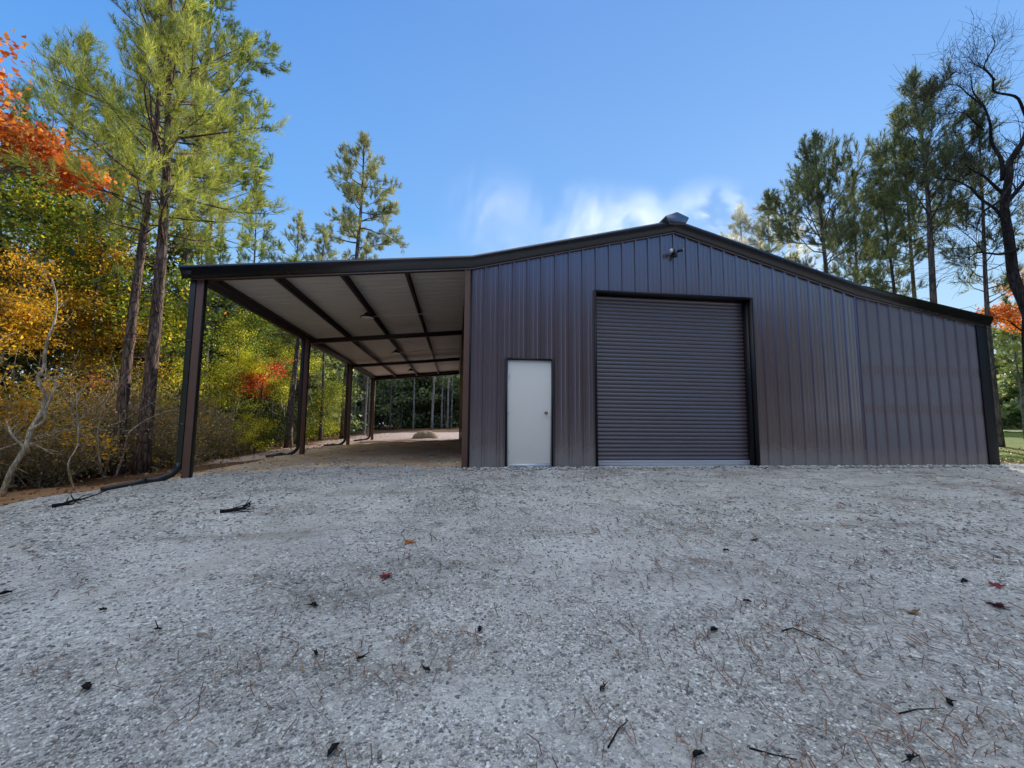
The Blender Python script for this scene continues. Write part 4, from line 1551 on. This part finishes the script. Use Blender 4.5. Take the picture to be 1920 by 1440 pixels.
for (px, py, s, lb) in [
    (160, 1297, .075, 'ragged black cone-like scrap at lower left, the largest on the gravel'),
    (8, 1118, .10, 'flat dark bark scrap at the left border of the gravel'),
    (192, 1149, .06, 'small dark scrap above the large cone-like one'),
    (295, 1185, .055, 'dark scrap between the large cone-like one and the middle of the yard'),
    (587, 1140, .07, 'dark oblong scrap below and left of the small crimson leaf'),
    (900, 1185, .07, 'small dark flake below the walk door, halfway down the yard'),
    (800, 1262, .05, 'round black scrap lower left of the walk door'),
    (592, 1230, .06, 'curled dark scrap at lower centre left'),
    (675, 1240, .045, 'tiny black scrap beside the curled one'),
    (625, 1415, .09, 'dark scrap at the bottom border, left of centre'),
    (1362, 1036, .09, 'dark lump on the gravel in front of the roll-up door'),
    (1401, 1132, .07, 'round dark lump below the one in front of the roll-up door'),
    (1340, 1186, .07, 'dark flake left of the short black stick'),
    (1130, 1297, .06, 'brown black curled scrap low in the middle of the yard'),
    (1310, 1424, .07, 'black scrap at the bottom border, right of centre'),
    (1782, 1325, .06, 'dark cone-like scrap at the lower right'),
    (1810, 1095, .09, 'dark scrap left of the fallen red leaf pair'),
    (1710, 1452 - 20, .05, 'black flake at the bottom border, far right')]:
    scrap(px, py, s, lb)


def leaf_thing(px, py, s, mat, label):
    """five lobed fallen leaf, a little curled"""
    x, y, z = on_ground(px, py)
    mb_ = MB()
    pts = []
    for k in range(20):
        a = k/20*2*PI
        lob = .55+.45*abs(math.cos(2.5*a))**1.5
        if k == 15: lob = .25
        pts.append((s*lob*math.cos(a), s*lob*math.sin(a), .014+.35*s*(lob*math.cos(a+.6))**2))
    mb_.add([(0, 0, .010)]+pts, [(0, 1+k, 1+(k+1) % 20) for k in range(20)])
    mb_.tube([(0, -s*.2, .012), (.1*s, -s*.9, .02), (.3*s, -s*1.4, .03)], [.003, .002, .0015], 4)
    o = mb_.build('fallen_leaf', mat)
    o.location = (x, y, z)
    o.rotation_euler = (rl.normal(0, .15), rl.normal(0, .15), rl.uniform(0, 6))
    tag(o, label, 'leaf', 'fallen leaves on the gravel')


m_lred = foliage('crimson_fallen_leaf', [(0, (.22, .018, .028)), (1, (.30, .03, .03))], .2, 20)
m_lmar = foliage('maroon_fallen_leaf', [(0, (.10, .014, .018)), (1, (.15, .02, .02))], .2, 20)
m_lor = foliage('orange_fallen_leaf', [(0, (.42, .15, .04)), (1, (.5, .2, .05))], .2, 20)
m_ltan = foliage('tan_fallen_leaf', [(0, (.26, .16, .07)), (1, (.32, .2, .1))], .2, 20)
leaf_thing(725, 1082, .06, m_lred, 'small crimson leaf on the gravel left of the walk door')
leaf_thing(767, 1018, .07, m_lor, 'orange leaf on the gravel nearest the carport')
leaf_thing(1867, 1101, .058, m_lred, 'crimson leaf near the right border, the upper of a pair')
leaf_thing(1870, 1140, .070, m_lmar, 'dark maroon leaf near the right border, the lower of a pair')
leaf_thing(1415, 1015, .05, m_lmar, 'little dark red leaf in front of the right jamb of the roll-up door')
leaf_thing(1715, 1152, .05, m_ltan, 'small tan leaf in the right half of the yard')


def stick(pts, r0, label, twigs=4, seed=1):
    r = np.random.default_rng(seed)
    x0, y0, z0 = on_ground(*pts[0])
    Q = []
    for i, (px, py) in enumerate(pts):
        q = on_ground(px, py)
        Q.append((q[0]-x0, q[1]-y0, q[2]-z0+r0*.9+.004*i))
    mb_ = MB()
    Q = np.array(Q)
    mb_.tube(Q, np.linspace(r0, r0*.4, len(Q)), 7)
    for k in range(twigs):
        c, d = along(Q, r.uniform(.15, .95))
        L = r0*r.uniform(7, 16)
        tw = wander(r, c, unit((d+perp(d, r)*.8)*np.array([1, 1, .25])+np.array([0, 0, .06])), L, 4, .2, 0)
        tw[:, 2] = np.maximum(tw[:, 2], r0*.3)
        mb_.tube(tw, np.linspace(r0*.4, r0*.12, 5), 4)
    o = mb_.build('stick', m_litter, None, True)
    o.location = (x0, y0, z0)
    tag(o, label, 'stick', 'sticks on the gravel')


stick([(412, 963), (432, 961), (455, 957), (470, 946)], .024, 'forked black stick lying on the gravel below the front carport post', 9, 2)
stick([(97, 953), (118, 950), (138, 943), (152, 942)], .030, 'ragged black branch at the left gravel edge', 8, 3)
stick([(1466, 1187), (1487, 1181), (1545, 1208)], .006, 'short black stick with a thin tail in the middle right of the yard', 1, 4)
stick([(1685, 1340), (1720, 1335), (1762, 1334)], .004, 'thin straight twig at the lower right', 1, 5)
stick([(1140, 1405), (1160, 1370), (1178, 1358)], .004, 'thin curved twig at the bottom of the yard, right of centre', 1, 6)
stick([(1405, 1405), (1450, 1420), (1495, 1432)], .004, 'thin twig along the bottom border right of the curved one', 2, 7)

# sandy mound at the far end of the carport
mb = MB()
nu, nv = 20, 9
r = np.random.default_rng(8)
V = []
for j in range(nv):
    v = j/(nv-1)
    for i in range(nu):
        a = i/nu*2*PI
        rr = math.cos(v*PI/2)**.8*(1+.14*math.sin(3*a+1)+.08*math.sin(7*a)+r.normal(0, .03))
        V.append((.78*rr*math.cos(a), .55*rr*math.sin(a), -.10+.54*math.sin(v*PI/2)**1.1*(1+.07*math.sin(5*a+v*4))+r.normal(0, .012)))
Fq = [(j*nu+i, j*nu+(i+1) % nu, (j+1)*nu+(i+1) % nu, (j+1)*nu+i) for j in range(nv-1) for i in range(nu)]
mb.add(V, Fq)
t = NT('sandy_mound_surface')
mc = t.mix(t.noise(t.pos(), 5, 6, .7), (.30, .22, .14), (.50, .40, .28))
o = mb.build('dirt_mound', t.done(t.bsdf(mc, .95, 0, .2, t.bump(t.noise(t.pos(), 14, 6, .7), .5, .04))), None, True)
p = at(795, 826, 19.6)
o.location = (p[0], 19.6, float(gz(p[0], 19.6)))
tag(o, 'rounded pale sand mound beyond the far end of the carport floor', 'mound')

# ------------------------------------------------------------------ morning steam drifting off the roof


def mist(px, py, Y, rx, ry, rz, dens, label, col=(1, 1, 1), seed=0.0, sc=1.0, tilt=0.0):
    c = at(px, py, Y)
    r = np.random.default_rng(int(seed*10)+3)
    mb_ = MB()
    nu_, nv_ = 18, 10
    V = []
    for j in range(nv_+1):
        v = -PI/2+PI*j/nv_
        for i in range(nu_):
            a = i/nu_*2*PI
            k = 1+.10*math.sin(3*a+seed)+.06*r.normal()
            V.append((rx*k*math.cos(v)*math.cos(a), ry*k*math.cos(v)*math.sin(a), rz*k*math.sin(v)))
    mb_.add(V, [(j*nu_+i, j*nu_+(i+1) % nu_, (j+1)*nu_+(i+1) % nu_, (j+1)*nu_+i) for j in range(nv_) for i in range(nu_)])
    t = NT('drifting_mist')
    tc = t.n('ShaderNodeTexCoord')
    mp = t.n('ShaderNodeMapping')
    mp.inputs['Scale'].default_value = (1/rx, 1/ry, 1/rz)
    t.l(tc.outputs['Object'], mp.inputs[0])
    ln = t.n('ShaderNodeVectorMath')
    ln.operation = 'LENGTH'
    t.l(mp.outputs[0], ln.inputs[0])
    fall = t.rng(ln.outputs['Value'], .05, .97, 1, 0)
    mp2 = t.n('ShaderNodeMapping')
    mp2.inputs['Location'].default_value = (seed*3.1, seed, seed*1.7)
    mp2.inputs['Rotation'].default_value = (0, tilt, 0)
    mp2.inputs['Scale'].default_value = (.55*sc, .35*sc, .28*sc)
    t.l(tc.outputs['Object'], mp2.inputs[0])
    nz = t.rng(t.noise(mp2.outputs[0], 1.0, 7, .62, 1.2), .36, .84)
    d = t.math('MULTIPLY', t.math('MULTIPLY', fall, nz), dens)
    vol = t.n('ShaderNodeVolumeScatter')
    vol.inputs['Color'].default_value = (*col, 1)
    vol.inputs['Anisotropy'].default_value = .55
    t.l(d, vol.inputs['Density'])
    t.l(vol.outputs[0], t.out.inputs['Volume'])
    o = mb_.build('mist', t.m, None, True)
    o.location = c
    tag(o, label, 'mist', kind='stuff')


mist(1160, 445, 11, 6.6, 2.6, 3.3, .40, 'bright white steam rising behind the ridge of the roof', (1, .98, 1), 1.3, 1.3, .6)
mist(930, 415, 10, 3.2, 2.0, 3.4, .24, 'faint wisp of steam over the left slope of the roof', (1, .98, 1), 2.6, 1.1, .5)
mist(1340, 415, 12, 3.8, 2.0, 3.0, .32, 'small puff of steam right of the ridge', (1, .98, 1), 4.4, 1.2, .6)
mist(1455, 465, 16, 5.2, 2.4, 3.8, .55, 'golden haze in front of the pine tops over the right slope', (1, .90, .70), 6.1, .7, .6)

# ------------------------------------------------------------------ light
SUN_AZ, SUN_EL = math.radians(40), math.radians(22)      # azimuth from +Y towards +X
S = Vector((math.sin(SUN_AZ)*math.cos(SUN_EL), math.cos(SUN_AZ)*math.cos(SUN_EL), math.sin(SUN_EL)))
sd = bpy.data.lights.new('sun', 'SUN')
sd.energy = 5.0
sd.angle = math.radians(.5)
sd.color = (1.0, .91, .76)
so = bpy.data.objects.new('sun', sd)
COL.objects.link(so)
so.rotation_euler = S.to_track_quat('Z', 'Y').to_euler()
w = bpy.data.worlds.new('World')
scene.world = w
w.use_nodes = True


class WT(NT):
    def __init__(self, tree):
        self.t = tree
        tree.nodes.clear()
        self.out = tree.nodes.new('ShaderNodeOutputWorld')


t = WT(w.node_tree)
sky = t.n('ShaderNodeTexSky')
sky.sky_type = 'NISHITA'
sky.sun_disc = False
sky.sun_elevation = SUN_EL
sky.sun_rotation = SUN_AZ
sky.air_density = 1.0
sky.dust_density = .3
sky.ozone_density = 3.0
dirv = t.n('ShaderNodeTexCoord').outputs['Generated']
sx = t.n('ShaderNodeSeparateXYZ')
t.l(dirv, sx.inputs[0])
z = sx.outputs[2]
# clear morning blue, paler low down, bright white zenith added as fill light
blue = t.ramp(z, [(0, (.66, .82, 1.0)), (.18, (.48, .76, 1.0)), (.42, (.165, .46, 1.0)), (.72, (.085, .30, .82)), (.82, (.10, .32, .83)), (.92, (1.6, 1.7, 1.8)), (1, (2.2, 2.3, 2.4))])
hz = t.n('ShaderNodeVectorMath')
hz.operation = 'DOT_PRODUCT'
t.l(dirv, hz.inputs[0])
hz.inputs[1].default_value = S
side = t.rng(hz.outputs['Value'], .2, .98)
blue = t.mix(t.math('MULTIPLY', side, .22), blue, (.50, .72, 1.0))
away = t.rng(hz.outputs['Value'], .25, -.75)
blue = t.mix(t.math('MULTIPLY', away, t.rng(z, .62, .50)), blue, (.085, .26, .84))
blue = t.mix(t.math('MULTIPLY', t.rng(hz.outputs['Value'], .1, -.3), t.rng(z, .50, .68)), blue, (1.72, 1.80, 1.84))  # white sky added high behind the camera to brighten door and gravel
phys = t.mix(1.0, sky.outputs[0], (.15, .15, .15), 'MULTIPLY')
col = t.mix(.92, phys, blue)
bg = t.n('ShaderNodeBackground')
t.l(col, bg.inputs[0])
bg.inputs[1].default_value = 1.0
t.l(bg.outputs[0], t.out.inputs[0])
